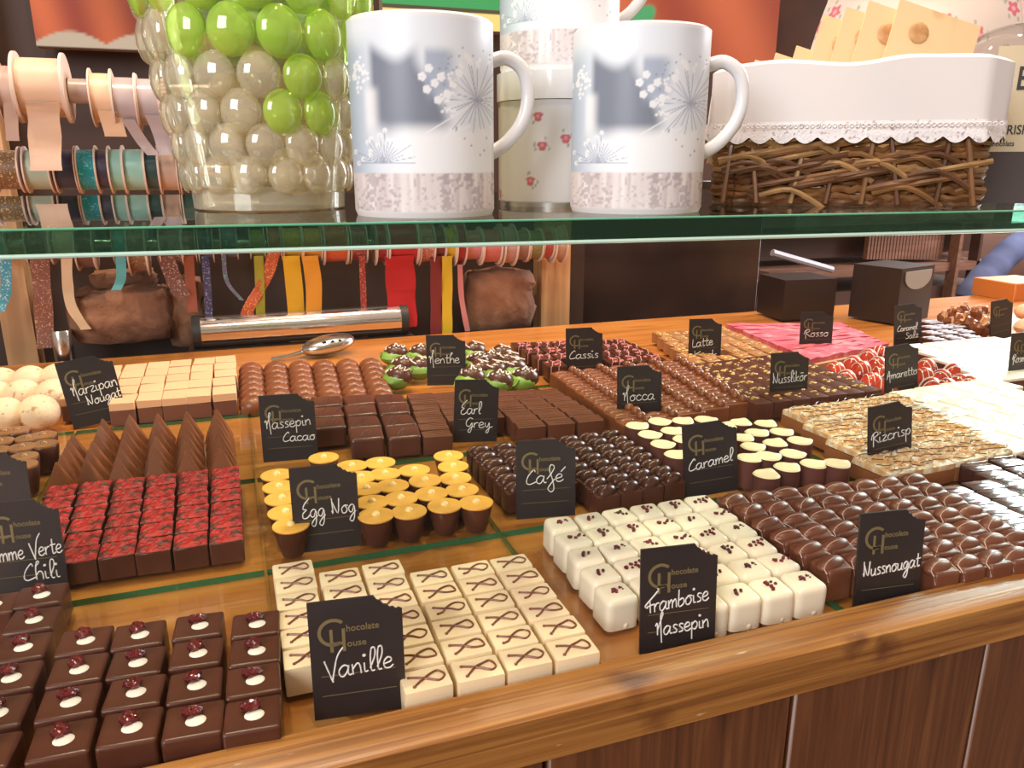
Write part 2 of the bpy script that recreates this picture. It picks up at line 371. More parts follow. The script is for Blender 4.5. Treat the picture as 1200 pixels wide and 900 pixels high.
GL = {  # handwriting: x height 1; 'x,y x,y|stroke' , advance
 'a': ('.75,.85 .4,1 .05,.6 .1,.1 .4,0 .7,.5 .78,.95 .72,.3 .85,.02 1,.1', 1.0),
 'b': ('.12,1.9 .1,1 .1,.1 .4,0 .75,.35 .6,.85 .15,.7', .85),
 'c': ('.7,.8 .4,1 .06,.6 .15,.1 .5,0 .8,.25', .82),
 'e': ('.1,.45 .6,.6 .62,.9 .35,1 .06,.6 .15,.1 .5,0 .8,.25', .82),
 'f': ('.05,.5 .5,1.2 .8,2 .5,2.35 .3,1.7 .6,.4 .75,-.9 .45,-1.3 .15,-.8 .5,-.1 .85,.4', .9),
 'g': ('.7,.85 .4,1 .05,.6 .15,.1 .45,.1 .7,.8 .75,.2 .65,-.8 .4,-1.2 .12,-.9 .45,-.3 .9,.15', .95),
 'h': ('.12,0 .15,1.4 .5,2 .3,2.1 .14,1.3 .12,.1|.13,.5 .45,.95 .7,.7 .72,0', .85),
 'i': ('.1,.9 .14,.1 .38,.1|.12,1.5 .22,1.58 .12,1.66 .04,1.56 .12,1.5', .45),
 'k': ('.1,2 .12,0|.65,.95 .15,.45 .7,0', .8),
 'l': ('.1,.3 .5,1.4 .5,2.1 .25,2.1 .14,1.2 .2,.1 .45,.05', .55),
 'm': ('.05,.95 .1,0|.1,.5 .35,.95 .5,.7 .5,0|.5,.5 .8,.95 .95,.7 1,0', 1.15),
 'n': ('.05,.95 .1,0|.1,.5 .45,.98 .65,.7 .72,0', .88),
 'o': ('.45,1 .08,.6 .2,.05 .55,.05 .75,.5 .45,1 .85,.9', .9),
 'ö': ('.45,1 .08,.6 .2,.05 .55,.05 .75,.5 .45,1 .8,.9|.15,1.5 .75,1.5', .9),
 'é': ('.1,.45 .6,.6 .62,.9 .35,1 .06,.6 .15,.1 .5,0 .8,.25|.55,1.3 1.0,1.9', .82),
 'p': ('.1,.95 .1,0 .12,-1.1|.12,.6 .45,1 .75,.6 .5,.05 .15,.2', .88),
 'r': ('.08,.95 .12,0|.12,.5 .35,.9 .62,.9', .68),
 's': ('.6,.9 .3,1 .15,.75 .5,.4 .5,.1 .1,.02', .7),
 't': ('.3,1.8 .28,.2 .45,0 .65,.15|.02,1.05 .7,1.12', .68),
 'u': ('.08,.95 .1,.2 .35,0 .65,.3 .7,.95 .7,.1 .9,0', .95),
 'y': ('.08,.95 .15,.3 .4,.15 .65,.9 .65,0 .5,-.9 .2,-.8 .6,-.1 1.1,.2', .9),
 'z': ('.05,.95 .65,.95 .1,.05 .75,.1', .8),
 'V': ('0,1.7 .55,-.25 .6,0 1.0,1.9 1.5,2.7', 1.05),
 'F': ('1.55,2.5 1.4,2.6 1.45,2.3 .2,1.1 .0,.8 .3,.6|.55,1.3 .62,0|.2,.75 1.0,.9', 1.0),
 'M': ('0,1.2 .2,1.5 .25,.1|.24,.7 .5,1.5 .82,2.5 .72,2.8 .58,2.3 .62,1.0 .74,-.9', .95),
 'N': ('.05,2.1 .15,.2 0,.5|.12,1.6 .75,.1 .95,2.0', 1.15),
 'C': ('.95,1.6 .8,1.9 .25,1.1 .08,.3 .4,0 1.1,.3', 1.05),
 'E': ('1,2.5 .4,1.8 .2,1.2 .6,1.05 .15,.6 .15,.05 .6,0 1,.4', 1.0),
 'G': ('1,1.6 .6,1.8 .15,1.1 .2,.4 .6,.3 .9,.9 .9,.2 .7,-.8 .4,-.7 .6,-.1 1.1,.3', 1.1),
 'R': ('.3,1.6 .3,-.5|0,.7 .15,1.5 .7,1.9 .95,1.4 .4,.9 1.1,0', 1.1),
 'A': ('0,0 .15,.5 .5,1.9 .65,.9 .75,-.9|.1,.7 .9,.8', 1.0),
 'S': ('.9,1.6 .5,1.8 .3,1.3 .8,.7 .6,.1 .1,.1', .95),
 'L': ('.3,1.8 .25,.1 .9,.1', .95),
 'K': ('.2,1.8 .2,0|1,1.6 .25,.7 1,0', 1.05),
 'P': ('.2,-.1 .25,1.8|0,1.5 .6,1.9 .9,1.4 .3,.9', .9),
 ' ': ('', .7)}
def lettering_mesh(lines):
    """lines = (text, x0, x1, z, x-height, slope) in card widths, x from the left edge"""
    m = MB()
    for text, x0, x1, z, xh, sl in lines:
        adv = sum(GL[c][1] for c in text); k = (x1 - x0) / adv; x = x0
        for c in text:
            for st in GL[c][0].split('|'):
                if not st: continue
                pts = [tuple(float(q) for q in p.split(',')) for p in st.split()]
                P = smooth_path(pts, 4)
                W3 = [((x + px * k - .5) * SW, -.0009, (z + py * xh + (x + px * k - x0) * sl) * SW) for px, py in P]
                m.tube(W3, .00043, 5)
            x += GL[c][1] * k
    return m.mesh('handwriting', True)
def sign(name_label, tl, tr, lines, lean=4.5, card=0, roll=0, yaw=None, plain=False, foot=False, size=1):
    SH_ = SH * size; zt = PT + SH_ * math.cos(rad(lean))
    A, B = at(*tl, zt), at(*tr, zt); c = (A + B) / 2; ang = math.atan2(B.y - A.y, B.x - A.x) if yaw is None else rad(yaw)
    s = (B - A).length / SW; s = min(max(s, .93), 1.06) if size == 1 else size
    d = SH_ * math.sin(rad(lean)); base = c + Vector((math.sin(ang) * d, -math.cos(ang) * d, 0)); base.z = PT
    o = empty('price_sign', base); o.rotation_euler = (rad(-lean), rad(roll), ang); o.scale = (s, 1, size)
    setp(o, label=name_label, cat='sign', group='slate name signs among the chocolates')
    c1 = link('slate_card', CARDS[card], parent=o)
    if not plain:
        link('logo', LOGO, parent=o)
        if lines: link('handwriting', lettering_mesh(lines), CHALK, parent=o)
        # fine chalk guide lines
        m = MB(); 
        for z in (.27, .50): m.box(-.40 * SW, .40 * SW, -.00095, -.0007, z * SW, (z + .006) * SW)
        link('ruled_line', m, GOLD, parent=o)
    # little folded foot behind
    m = MB(); m.prism([(-.3 * SW, .0005), (.3 * SW, .0005), (.3 * SW, .012), (-.3 * SW, .012)], .0008, .0014)
    link('foot', m, WIRE, parent=o)
    SIGNS.append((base.x, base.y, ang, SW / 2 * s)); return o
sign('slate sign reading Vanille before the cream slabs', (359, 707), (470, 694), [('Vanille', .14, .88, .47, .125, .06)])
sign('slate sign reading Framboise Massepin before the white cubes', (751, 644), (841, 634), [('Framboise', .06, .90, .53, .115, .10), ('Massepin', .20, .92, .22, .11, .04)], foot=True)
sign('slate sign reading Nussnougat before the almond-topped milk pralines', (1008, 602), (1085, 594), [('Nussnougat', .10, .97, .46, .105, .08)])
sign('slate sign reading Café before the ridged dark pralines', (604, 517), (674, 513), [('Café', .16, .80, .60, .13, .04)])
sign('slate sign reading Egg Nog before the yellow-topped cups', (338, 548), (417, 542), [('Egg Nog', .14, .96, .55, .125, .02)], yaw=-3)
sign('slate sign reading Massepin Cacao left of the dark squares', (302, 464), (368, 460), [('Massepin', .08, .92, .67, .12, .05), ('Cacao', .38, .98, .40, .10, .0)], card=1)
sign('slate sign reading Marzipan Nougat beside the pale truffles', (77, 423), (137, 413), [('Marzipan', .14, .98, .64, .12, .06), ('Nougat', .36, .99, .40, .10, .10)], yaw=6, roll=-7, card=2, size=1.14)
sign('slate sign reading Menthe before the green leafy pralines', (499, 393), (545, 392), [('Menthe', .06, .85, .60, .13, .0)], card=1)
sign('slate sign reading Earl Grey on the thin grooved milk slabs', (528, 447), (580, 443), [('Earl', .14, .62, .62, .12, .0), ('Grey', .26, .85, .32, .12, -.02)], card=1, roll=4)
sign('slate sign reading Cassis before the pink-striped dark pralines', (663, 385), (706, 383), [('Cassis', .08, .90, .50, .12, .0)])
sign('slate sign reading Mocca before the beaded milk chocolate blocks', (723, 430), (776, 427), [('Mocca', .12, .85, .56, .13, .0)], card=2)
sign('slate sign reading Latte, last one before the pink slab', (808, 374), (846, 373), [('Latte', .08, .75, .52, .13, .1), ('Krok', .15, .9, .2, .12, .0)], card=1)
sign('slate sign reading Nusslikör on the nut-sprinkled dark tiles', (904, 414), (948, 411), [('Nusslikör', .06, .98, .60, .13, .04)], card=2)
sign('slate sign reading Rosso in front of the pink slab', (939, 366), (977, 365), [('Rosso', .12, .88, .60, .12, .0)])
sign('slate sign reading Caramel before the cream-topped brown cylinders', (805, 496), (868, 491), [('Caramel', .08, .92, .50, .11, .10)], roll=-4)
sign('slate sign reading Rizcrisp before the nut crisp slab', (1021, 475), (1074, 468), [('Rizcrisp', .06, .98, .62, .12, .04)], card=1, roll=-4)
sign('slate sign reading Amaretto before the red domes', (1040, 405), (1080, 401), [('Amaretto', .04, .98, .52, .11, .0)], card=2, roll=-4)
sign('slate sign reading Caramel Salz in front of the tall black box', (1050, 357), (1084, 355), [('Caramel', .1, .85, .5, .10, .0), ('Salz', .4, .9, .22, .11, .0)], roll=-4)
sign('dark blank slate sign behind the white glazed tiles at right', (1162, 352), (1191, 349), [], card=1, roll=-4)
sign('slate sign cut off by the right edge of the photo', (1183, 391), (1222, 387), [('Rosmarin', .08, .9, .55, .12, .0)], card=2)
sign('slate sign reading Pomme Verte Chili left of the red-topped cubes', (-24, 592), (66, 581), [('Pomme Verte', -.05, .99, .50, .12, .06), ('Chili', .42, .92, .20, .125, .0)], yaw=-5)
sign('plain slate sign half hidden behind the Pomme Verte sign', (-42, 532), (22, 530), [], card=1, yaw=-6)

def clear_of_signs(x, y, hx, hy):
    for sx, sy, a, w in SIGNS:
        dx, dy = x - sx, y - sy; u = dx * math.cos(a) + dy * math.sin(a); v = -dx * math.sin(a) + dy * math.cos(a)
        if abs(u) < w + hx * .85 and -.0025 - hy < v < .006 + hy: return False
    return True

# ================================================================== CHOCOLATES
def milk_mat(): return mat('milk_chocolate', (.205, .062, .023), .32, var=.10, noise=(60, (.27, .09, .038), .4, .8, 3), bump=(260, .12, .0005))
MILK = milk_mat()
DARK = mat('dark_chocolate', (.072, .022, .012), .28, var=.12, noise=(70, (.10, .032, .018), .45, .8, 3), bump=(260, .1, .0005))
SATIN = mat('satin_dark_chocolate', (.085, .026, .015), .30, var=.10, noise=(40, (.115, .04, .025), .4, .8, 3))
GLOSS = mat('glossy_dark_chocolate', (.06, .022, .018), .16, coat=1, var=.06)
CREAM = mat('cream_fondant', (.86, .68, .44), .42, var=.04, noise=(40, (.90, .75, .52), .4, .7, 2))
WHITE = mat('white_chocolate', (.90, .81, .64), .35, var=.03, bump=(90, .25, .001))
PALE = mat('marzipan', (.82, .47, .27), .6, var=.05, bump=(400, .2, .0004))
LOOP = mat('brown_icing', (.20, .06, .03), .35)
BLOOM = mat('pale_icing', (.62, .42, .34), .4)
RASP = mat('raspberry_crumb', (.13, .006, .016), .55, var=.5)
REDF = mat('red_flakes', (.36, .008, .008), .5, noise=(150, (.05, .012, .008), .44, .62, 5), bump=(220, .9, .002), var=.15)
CHERRY = mat('glazed_cherry', (.09, .003, .006), .14, coat=.7, noise=(150, (.22, .008, .012), .5, .8, 3), bump=(200, .5, .001))
YOLK = mat('egg_yellow', (.90, .48, .09), .38, var=.04, noise=(120, (.84, .40, .07), .4, .8, 2))
CREAMNUB = mat('cream_dot', (.93, .70, .30), .35)
PINKW = mat('pinkish_icing', (.50, .12, .12), .3, noise=(130, (.12, .02, .02), .45, .7, 3), var=.2)
GREEN = mat('mint_green', (.24, .42, .07), .4, noise=(60, (.10, .26, .04), .4, .7, 3), var=.2)
ICING = mat('white_icing', (.85, .80, .72), .4)
TAN = mat('caramel_brown_tile', (.34, .15, .06), .4, var=.14, noise=(50, (.46, .23, .10), .4, .7, 3))
NUT = mat('golden_nut', (.62, .38, .12), .5, var=.25)
CRISPTOP = mat('rice_crisp', (.70, .40, .17), .55, noise=(75, (.88, .76, .54), .45, .60, 4), bump=(120, .8, .003), var=.06)
CRISPBASE = mat('nougat_base', (.30, .11, .04), .45, var=.08)
CTOP = mat('cream_top', (.88, .74, .46), .4, var=.03)
REDG = mat('red_glaze', (.58, .05, .02), .15, coat=.8, noise=(60, (.10, .015, .012), .42, .62, 3), var=.2)
TRUF = mat('truffle_powder', (.80, .60, .40), .8, noise=(150, (.46, .26, .13), .60, .70, 4), bump=(160, .5, .002))
BEIGE = mat('hazelnut_top', (.30, .13, .05), .25, coat=.4, var=.1)

# each kind: function(variant) -> list of (part name, mesh, material); the first is the body
KINDS = {}
def kind(name, fn, nvar=3):
    out = []
    for k in range(nvar):
        r = random.Random(hash(name) % 97 + k * 13 + 1 if False else sum(map(ord, name)) + k * 13)
        parts = fn(r); res = []
        for pn, mb, m in parts:
            me = mb.mesh(pn) if isinstance(mb, MB) else mb
            if not me.materials: me.materials.append(m)
            res.append((pn, me))
        out.append(res)
    KINDS[name] = out
def k_vanille(r):
    b = MB().rbox(.0253, .0183, 0, .0165, .0016, 2, .0002, rnd=r)
    P = []
    for i in range(23):
        t = -2.45 + 4.9 * i / 22
        x = .0088 * math.cos(t * .62) * (1.0) ; z = 0
        P.append((.0095 * math.cos(t / 1.56 * 1.0) * 1.0 - .001, .0042 * math.sin(2 * t / 1.56), .0168))
    # open loop with two crossing tails on the left
    P = [(-.0085, .0025, .0169), (-.003, .0006, .0171), (.002, -.002, .0171), (.006, -.0040, .0169), (.0092, -.0028, .0169), (.0098, .0006, .0169), (.0075, .0034, .0169), (.0035, .0028, .0171), (-.001, -.0004, .0173), (-.0045, -.0036, .0171), (-.0075, -.0052, .0169)]
    P = smooth_path([(p[0] + r.uniform(-.0006, .0006), p[1] + r.uniform(-.0006, .0006), p[2]) for p in P], 4)
    m = MB().tube(P, .00055, 6); m.ell(P[0], (.0010, .0010, .0007), 7, 5); m.ell(P[-1], (.001, .0010, .0007), 7, 5)
    return [('praline', b, CREAM), ('icing_loop', m, LOOP)]
kind('vanille', k_vanille, 4)
def k_framb(r):
    b = MB().rbox(.0224, .0232, 0, .0208, .0052, 4, .0005, rnd=r)
    # puddled foot
    for k in range(9):
        a = k * .7; b.ell((.0098 * math.cos(a), .0102 * math.sin(a), .002), (.0024, .0024, .0030), 8, 5)
    m = MB()
    for k in range(r.randint(6, 11)):
        s = r.uniform(.0008, .0017); m.ell((r.gauss(0, .0030), r.gauss(0, .0021), .0212), (s, s * r.uniform(.6, 1.2), s * .8), 5, 4, amp=.25, rnd=r)
    return [('praline', b, WHITE), ('raspberry_crumbs', m, RASP)]
kind('framb', k_framb, 6)
def k_nuss(r):
    b = MB().rbox(.0190, .0192, 0, .0205, .0028, 3, .0004, rnd=r)
    m = MB(); M = Matrix.Rotation(r.uniform(-.5, .35), 4, 'Z') @ Matrix.Rotation(r.uniform(-.12, .12), 4, 'Y')
    m.ell((0, .0005, .0196), (.0116, .0068, .0052), 18, 10, M=M)
    t = MB(); ph = r.uniform(-.6, .6)
    P = [M @ Vector((.0103 * math.cos(a) * .98, -.0026 + .0040 * math.sin(a) * .4, .0198 + .0052 * math.sin(a) * .9)) for a in np.linspace(.12, 3.0, 12)]
    P = [Vector((-.0096, -.0096, .0135))] + [Vector((-.0099, -.008, .0185))] + P[::-1] + [Vector((.0098, -.0082, .0188))]
    t.tube(P, .00042, 5)
    nm = mat('nougat_milk_chocolate', (.155, .050, .026), .36, var=.14, noise=(60, (.21, .075, .038), .4, .8, 3)); return [('praline', b, nm), ('almond', m, nm), ('icing_line', t, BLOOM)]
kind('nuss', k_nuss, 7)
def k_cafe(r):
    b = MB().rbox(.0208, .0163, 0, .0165, .0012, 2, .0002, rnd=r)
    m = MB(); M = Matrix.Rotation(rad(24), 4, 'Z')
    m.ell((.0006, -.0022, .0165), (.0102, .0054, .0072), 16, 8, M=M); m.ell((-.0006, .0050, .0165), (.0086, .0034, .0050), 14, 8, M=M)
    return [('praline', b, DARK), ('piped_ridge', m, DARK)]
kind('cafe', k_cafe)
def k_earl(r):
    b = MB().rbox(.0287, .0176, 0, .018, .001, 2, .0003, rnd=r)
    m = MB()
    for y in (-.0045, .0002, .0048): m.tube([(-.0135, y + r.uniform(-.0008, .0008), .0181), (0, y + r.uniform(-.0005, .0005), .0183), (.0135, y + r.uniform(-.0008, .0008), .0181)], .00035, 4)
    return [('praline', b, mat('earl_grey_chocolate', (.13, .042, .022), .40, var=.1)), ('ripple', m, MILK)]
kind('earl', k_earl)
def k_mcacao(r):
    b = MB().rbox(.0325, .0350, 0, .020, .0035, 3, .0009, rnd=r)
    m = MB()
    for k in range(3):
        x = r.uniform(-.01, .01); m.tube([(x - .006, -.0165, .0195), (x, 0, .0206), (x + r.uniform(.0, .01), .0162, .0195)], .0005, 4)
    return [('praline', b, SATIN), ('ripple', m, SATIN)]
kind('mcacao', k_mcacao)
def k_milk(r):
    b = MB().ell((0, 0, .006), (.0162, .0145, .0125), 20, 10); b.rbox(.0290, .0245, 0, .009, .004, 2)
    m = MB().tube(smooth_path([(-.009, -.007, .0140), (-.003, -.004, .0178), (.004, -.001, .0184), (.010, .004, .0145)], 3), .0006, 5)
    return [('praline', b, MILK), ('ripple', m, MILK)]
kind('milk', k_milk)
def k_marz(r):
    b = MB().rbox(.0257, .0345, 0, .0175, .0010, 1, .0003, rnd=r)
    m = MB().rbox(.0257, .0343, .0175, .0262, .0005, 1, .0003, rnd=r)
    return [('praline', b, mat('nougat_brown', (.17, .06, .035), .5, var=.1)), ('marzipan_layer', m, PALE)]
kind('marz', k_marz)
def k_pyr(r):
    m = MB(); s, h = .0130, .031
    m.add([(-s, -s * .86, 0), (s, -s * .86, 0), (s, s * .86, 0), (-s, s * .86, 0), (-.0006, -.0006, h), (.0006, -.0006, h), (.0006, .0006, h), (-.0006, .0006, h)],
          [(3, 2, 1, 0), (0, 1, 5, 4), (1, 2, 6, 5), (2, 3, 7, 6), (3, 0, 4, 7), (4, 5, 6, 7)])
    bm = bmesh.new(); vs = [bm.verts.new(v) for v in m.v]
    for f in m.f: bm.faces.new([vs[i] for i in f])
    bmesh.ops.bevel(bm, geom=[e for e in bm.edges if max(v.co.z for v in e.verts) > .01], offset=.0007, segments=2, affect='EDGES')
    me = bpy.data.meshes.new('pyramid'); bm.to_mesh(me); bm.free()
    me.polygons.foreach_set('use_smooth', [True] * len(me.polygons)); me.set_sharp_from_angle(angle=rad(30))
    return [('praline', me, MILK)]
kind('pyr', k_pyr, 1)
def k_chili(r):
    b = MB().rbox(.0228, .0236, 0, .0165, .0007, 1, .0003, rnd=r)
    m = MB(); n = 9; v = []; f = []
    for j in range(n + 1):
        for i in range(n + 1):
            e = 0 if i in (0, n) or j in (0, n) else 1
            v.append(((i / n - .5) * .0226, (j / n - .5) * .0234, .0166 + e * r.uniform(.0002, .0020)))
    f = [(j * (n + 1) + i, j * (n + 1) + i + 1, (j + 1) * (n + 1) + i + 1, (j + 1) * (n + 1) + i) for j in range(n) for i in range(n)]
    m.add(v, f); me = bpy.data.meshes.new('t'); me.from_pydata(m.v, [], m.f)
    return [('praline', b, DARK), ('red_flakes', me, REDF)]
kind('chili', k_chili, 5)
def k_cherry(r):
    b = MB().rbox(.0268, .0252, 0, .0195, .0020, 3, .0002, rnd=r)
    d = MB().ell((.0010, -.0012, .0196), (.0048, .0042, .0010), 14, 6)
    m = MB()
    for k in range(5):
        a = k * 1.3 + r.random(); s = r.uniform(.0024, .0034)
        m.ell((-.0008 + .0020 * math.cos(a), .0030 + .0016 * math.sin(a), .0214 + r.uniform(0, .0012)), (s, s * .85, s * .8), 7, 5, amp=.18, rnd=r)
    return [('praline', b, SATIN), ('white_drop', d, ICING), ('cherry_piece', m, CHERRY)]
kind('cherry', k_cherry, 5)
def k_egg(r):
    b = MB().lathe([(.0075, 0), (.0098, .008), (.0118, .0185), (.0118, .0205), (.0108, .0205)], 24)
    m = MB().lathe([(.0120, .0198), (.0126, .0207), (.0124, .0214), (.0060, .0217), (.0020, .0218)], 28)
    d = MB().ell((0, 0, .0216), (.0029, .0029, .0028), 14, 8)
    return [('praline', b, DARK), ('yellow_disc', m, YOLK), ('cream_dot', d, CREAMNUB)]
kind('egg', k_egg, 1)
def k_cassis(r):
    b = MB().rbox(.0272, .0335, 0, .019, .0016, 2, .0003, rnd=r)
    m = MB()
    for k in range(6): m.ell((r.uniform(-.010, .010), r.uniform(-.013, .013), .0193), (.0034, .0030, .0022), 8, 5, amp=.1, rnd=r)
    t = MB()
    for k in range(2):
        x = (-.006, .006)[k] + r.uniform(-.002, .002); t.tube([(x - .004, -.0172, .004), (x - .004, -.0172, .0185), (x - .002, -.0155, .0198), (x + .003, .0, .0215), (x + .004, .0165, .0195)], .00065, 5)
    return [('praline', b, DARK), ('currant_pieces', m, PINKW), ('icing_line', t, mat('pink_line', (.72, .36, .34), .3))]
kind('cassis', k_cassis, 4)
def k_mocca(r):
    b = MB().rbox(.0375, .0262, 0, .0185, .0022, 3, .0003, rnd=r)
    t = MB()
    for y in (-.006, .006): t.ell((-.0065, y, .0180), (.0100, .0050, .0030), 12, 6)
    m = MB()
    for y in (-.0066, .0066): m.ell((.0105, y, .0205), (.0054, .0054, .0056), 12, 8)
    return [('praline', b, MILK), ('ripple', t, MILK), ('chocolate_bead', m, MILK)]
kind('mocca', k_mocca)
def nut_tile(bm_, h, sx, sy):
    def fn(r):
        b = MB().rbox(sx, sy, 0, h, .0010, 2, .0003, rnd=r)
        m = MB()
        for k in range(r.randint(5, 8)):
            s = r.uniform(.0014, .0028); m.ell((r.gauss(0, sx * .16), r.gauss(0, sy * .14), h + .0004), (s * 1.3, s, s * .6), 5, 4, amp=.3, rnd=r)
        return [('praline', b, bm_), ('nut_pieces', m, NUT)]
    return fn
kind('lait', nut_tile(TAN, .016, .0222, .0385), 4); kind('nussl', nut_tile(SATIN, .020, .0248, .0365), 5)
def k_caramel(r):
    b = MB(); n = 24; h0, h1 = .0235, .0275; v = []; f = []
    for z in (0, 1):
        for i in range(n):
            a = 2 * math.pi * i / n; c, s_ = math.cos(a), math.sin(a)
            lip = math.exp(-((i - 0) / 1.6) ** 2) + math.exp(-((i - n) / 1.6) ** 2)
            v.append((.0115 * c * (1 + .10 * lip), .0115 * s_, 0 if z == 0 else .0250 - .0006 * c + .0022 * lip))
    f = [(i, (i + 1) % n, n + (i + 1) % n, n + i) for i in range(n)] + [tuple(range(n))[::-1]]
    b.add(v, f); v2 = [(p[0] * .99, p[1] * .99, p[2] - .0004) for p in v[n:]] + [(p[0] * .86, p[1] * .86, .0262 + (p[2] - .025) * .7) for p in v[n:]] + [(0, 0, .0268)]
    # rotate profile so the low lip points sideways
    m = MB().add(v2, [(i, (i + 1) % n, n + (i + 1) % n, n + i) for i in range(n)] + [(n + i, n + (i + 1) % n, 2 * n) for i in range(n)])
    return [('praline', b, mat('caramel_cup_brown', (.12, .040, .030), .38, var=.15)), ('cream_top', m, CTOP)]
kind('caramel', k_caramel, 1)
def k_riz(r):
    b = MB().rbox(.0385, .0465, 0, .013, .0012, 2, .0005, rnd=r)
    m = MB().rbox(.0380, .0460, .013, .0185, .002, 2, .0006, rnd=r)
    for k in range(46):
        s = r.uniform(.0020, .0044); m.ell((r.uniform(-.0175, .0175), r.uniform(-.0215, .0215), .0182), (s * 1.2, s, s * .75), 6, 4, amp=.25, rnd=r)
    t = MB()
    for k in range(4):
        y = -.017 + .0115 * k + r.uniform(-.003, .003)
        P = [(x, y + r.uniform(-.004, .004), .0214) for x in np.linspace(-.018, .018, 6)]; t.tube(smooth_path(P, 3), .00042, 4)
    return [('praline', b, CRISPBASE), ('crisp_topping', m, CRISPTOP), ('dark_drizzle', t, DARK)]
kind('riz', k_riz, 5)
def k_wtile(r):
    b = MB().rbox(.0425, .047, 0, .019, .0025, 3, .0007, rnd=r); 
    for k in range(9): b.ell((r.uniform(-.016, .016), r.uniform(-.018, .018), .0180), (.010, .008, .0016), 12, 5)
    return [('praline', b, WHITE)]
kind('wtile', k_wtile, 4)
def k_wsq(r):
    b = MB().rbox(.0352, .0405, 0, .013, .0008, 2, .0003, rnd=r); m = MB().rbox(.0350, .0402, .013, .0165, .0009, 2, .0003, rnd=r)
    return [('praline', b, DARK), ('white_glaze', m.mesh('white_glaze', True, 18), ICING)]
kind('wsq', k_wsq)
def k_dtile(r):
    b = MB().rbox(.0298, .0170, 0, .0165, .0009, 2, .0003, rnd=r)
    t = MB().tube(smooth_path([(-.012, r.uniform(-.004, .003), .0165), (0, r.uniform(-.002, .004), .0166), (.012, r.uniform(-.003, .003), .0165)], 3), .00022, 4)
    return [('praline', b.mesh('praline', True, 18), GLOSS), ('ripple', t, GLOSS)]
kind('dtile', k_dtile, 4)
def k_red(r):
    b = MB().ell((0, 0, 0), (.0150, .0138, .021), 20, 10, half=True)
    t = MB()
    for k in range(3):
        a0 = r.uniform(-.5, .5); x = -.007 + .006 * k
        P = []
        for q in np.linspace(-.9, .9, 9):
            yy = .0138 * math.sin(q * 1.4) ; xx = x + a0 * yy * .3; zz = .021 * math.sqrt(max(0, 1 - (xx / .015) ** 2 - (yy / .0138) ** 2))
            P.append((xx, yy, zz + .0002))
        t.tube(P, .00065, 5)
    return [('praline', b, REDG), ('icing_line', t, ICING)]
kind('red', k_red, 4)
def k_mint(r):
    b = MB().ell((0, 0, .0085), (.0135, .0115, .0085), 14, 8, amp=.05, rnd=r)
    c = MB().ell((.0025, .002, .0115), (.0130, .0115, .0105), 14, 8, amp=.03, rnd=r)
    l = MB()
    for k in range(3):
        a = r.uniform(2.4, 4.2); M = Matrix.Rotation(a, 4, 'Z')
        v = []; 
        for i in range(6):
            x = .006 + .013 * i / 5; w = .0046 * math.sin(math.pi * (i + .4) / 5.6); v += [(x, -w, .010 + .003 * math.sin(i)), (x, w, .0105 + .003 * math.sin(i))]
        l.add(v, [(2 * i, 2 * i + 1, 2 * i + 3, 2 * i + 2) for i in range(5)], M)
    t = MB()
    P = [((-.008 + .020 * i / 9), (.006 if i % 2 else -.005), .0218 - abs(i - 5) * .0008) for i in range(10)]
    t.tube(smooth_path(P, 3), .00075, 5)
    return [('praline', b, GREEN), ('chocolate_coat', c, SATIN), ('mint_leaf', l, GREEN), ('icing_line', t, ICING)]
kind('mint', k_mint, 4)
kind('truffle', lambda r: [('praline', MB().ell((0, 0, .0185), (.0195, .0195, .0185), 20, 12, amp=.012, rnd=r), TRUF)], 3)
def k_hazel(r):
    b = MB().lathe([(.0085, 0), (.0105, .012), (.0118, .022), (.0112, .0235)], 20)
    m = MB().lathe([(.0114, .0232), (.0112, .0246), (.004, .0250)], 20); d = MB().ell((0, 0, .0248), (.0032, .0032, .0026), 10, 6)
    return [('praline', b, DARK), ('nut_disc', m, BEIGE), ('hazelnut', d, BEIGE)]
kind('hazel', k_hazel, 1)
def k_rock(r):
    b = MB(); 
    for k in range(7): b.ell((r.uniform(-.009, .009), r.uniform(-.009, .009), .008 + r.uniform(0, .014)), (.009, .0075, .009), 7, 5, amp=.22, rnd=r)
    m = MB()
    for k in range(5): M = Matrix.Translation((r.uniform(-.01, .01), r.uniform(-.010, .004), .016 + r.uniform(0, .012))) @ Matrix.Rotation(r.uniform(-1, 1), 4, 'Y') @ Matrix.Rotation(r.uniform(-1, 1), 4, 'Z'); m.box(-.0022, .0022, -.0022, .0022, -.008, .009, M)
    return [('praline', b, MILK), ('almond_sliver', m, PALE)]
kind('rock', k_rock, 4)
def k_stripe(r):
    b = MB().rbox(.027, .03, 0, .016, .001, 2); t = MB()
    for y in (-.009, 0, .009): t.rbox(.022, .005, .016, .0172, .0008, 1, M=Matrix.Translation((0, y, 0)))
    return [('praline', b, DARK), ('pale_stripe', t, mat('bluish_icing', (.55, .55, .68), .35))]
kind('stripe', k_stripe)

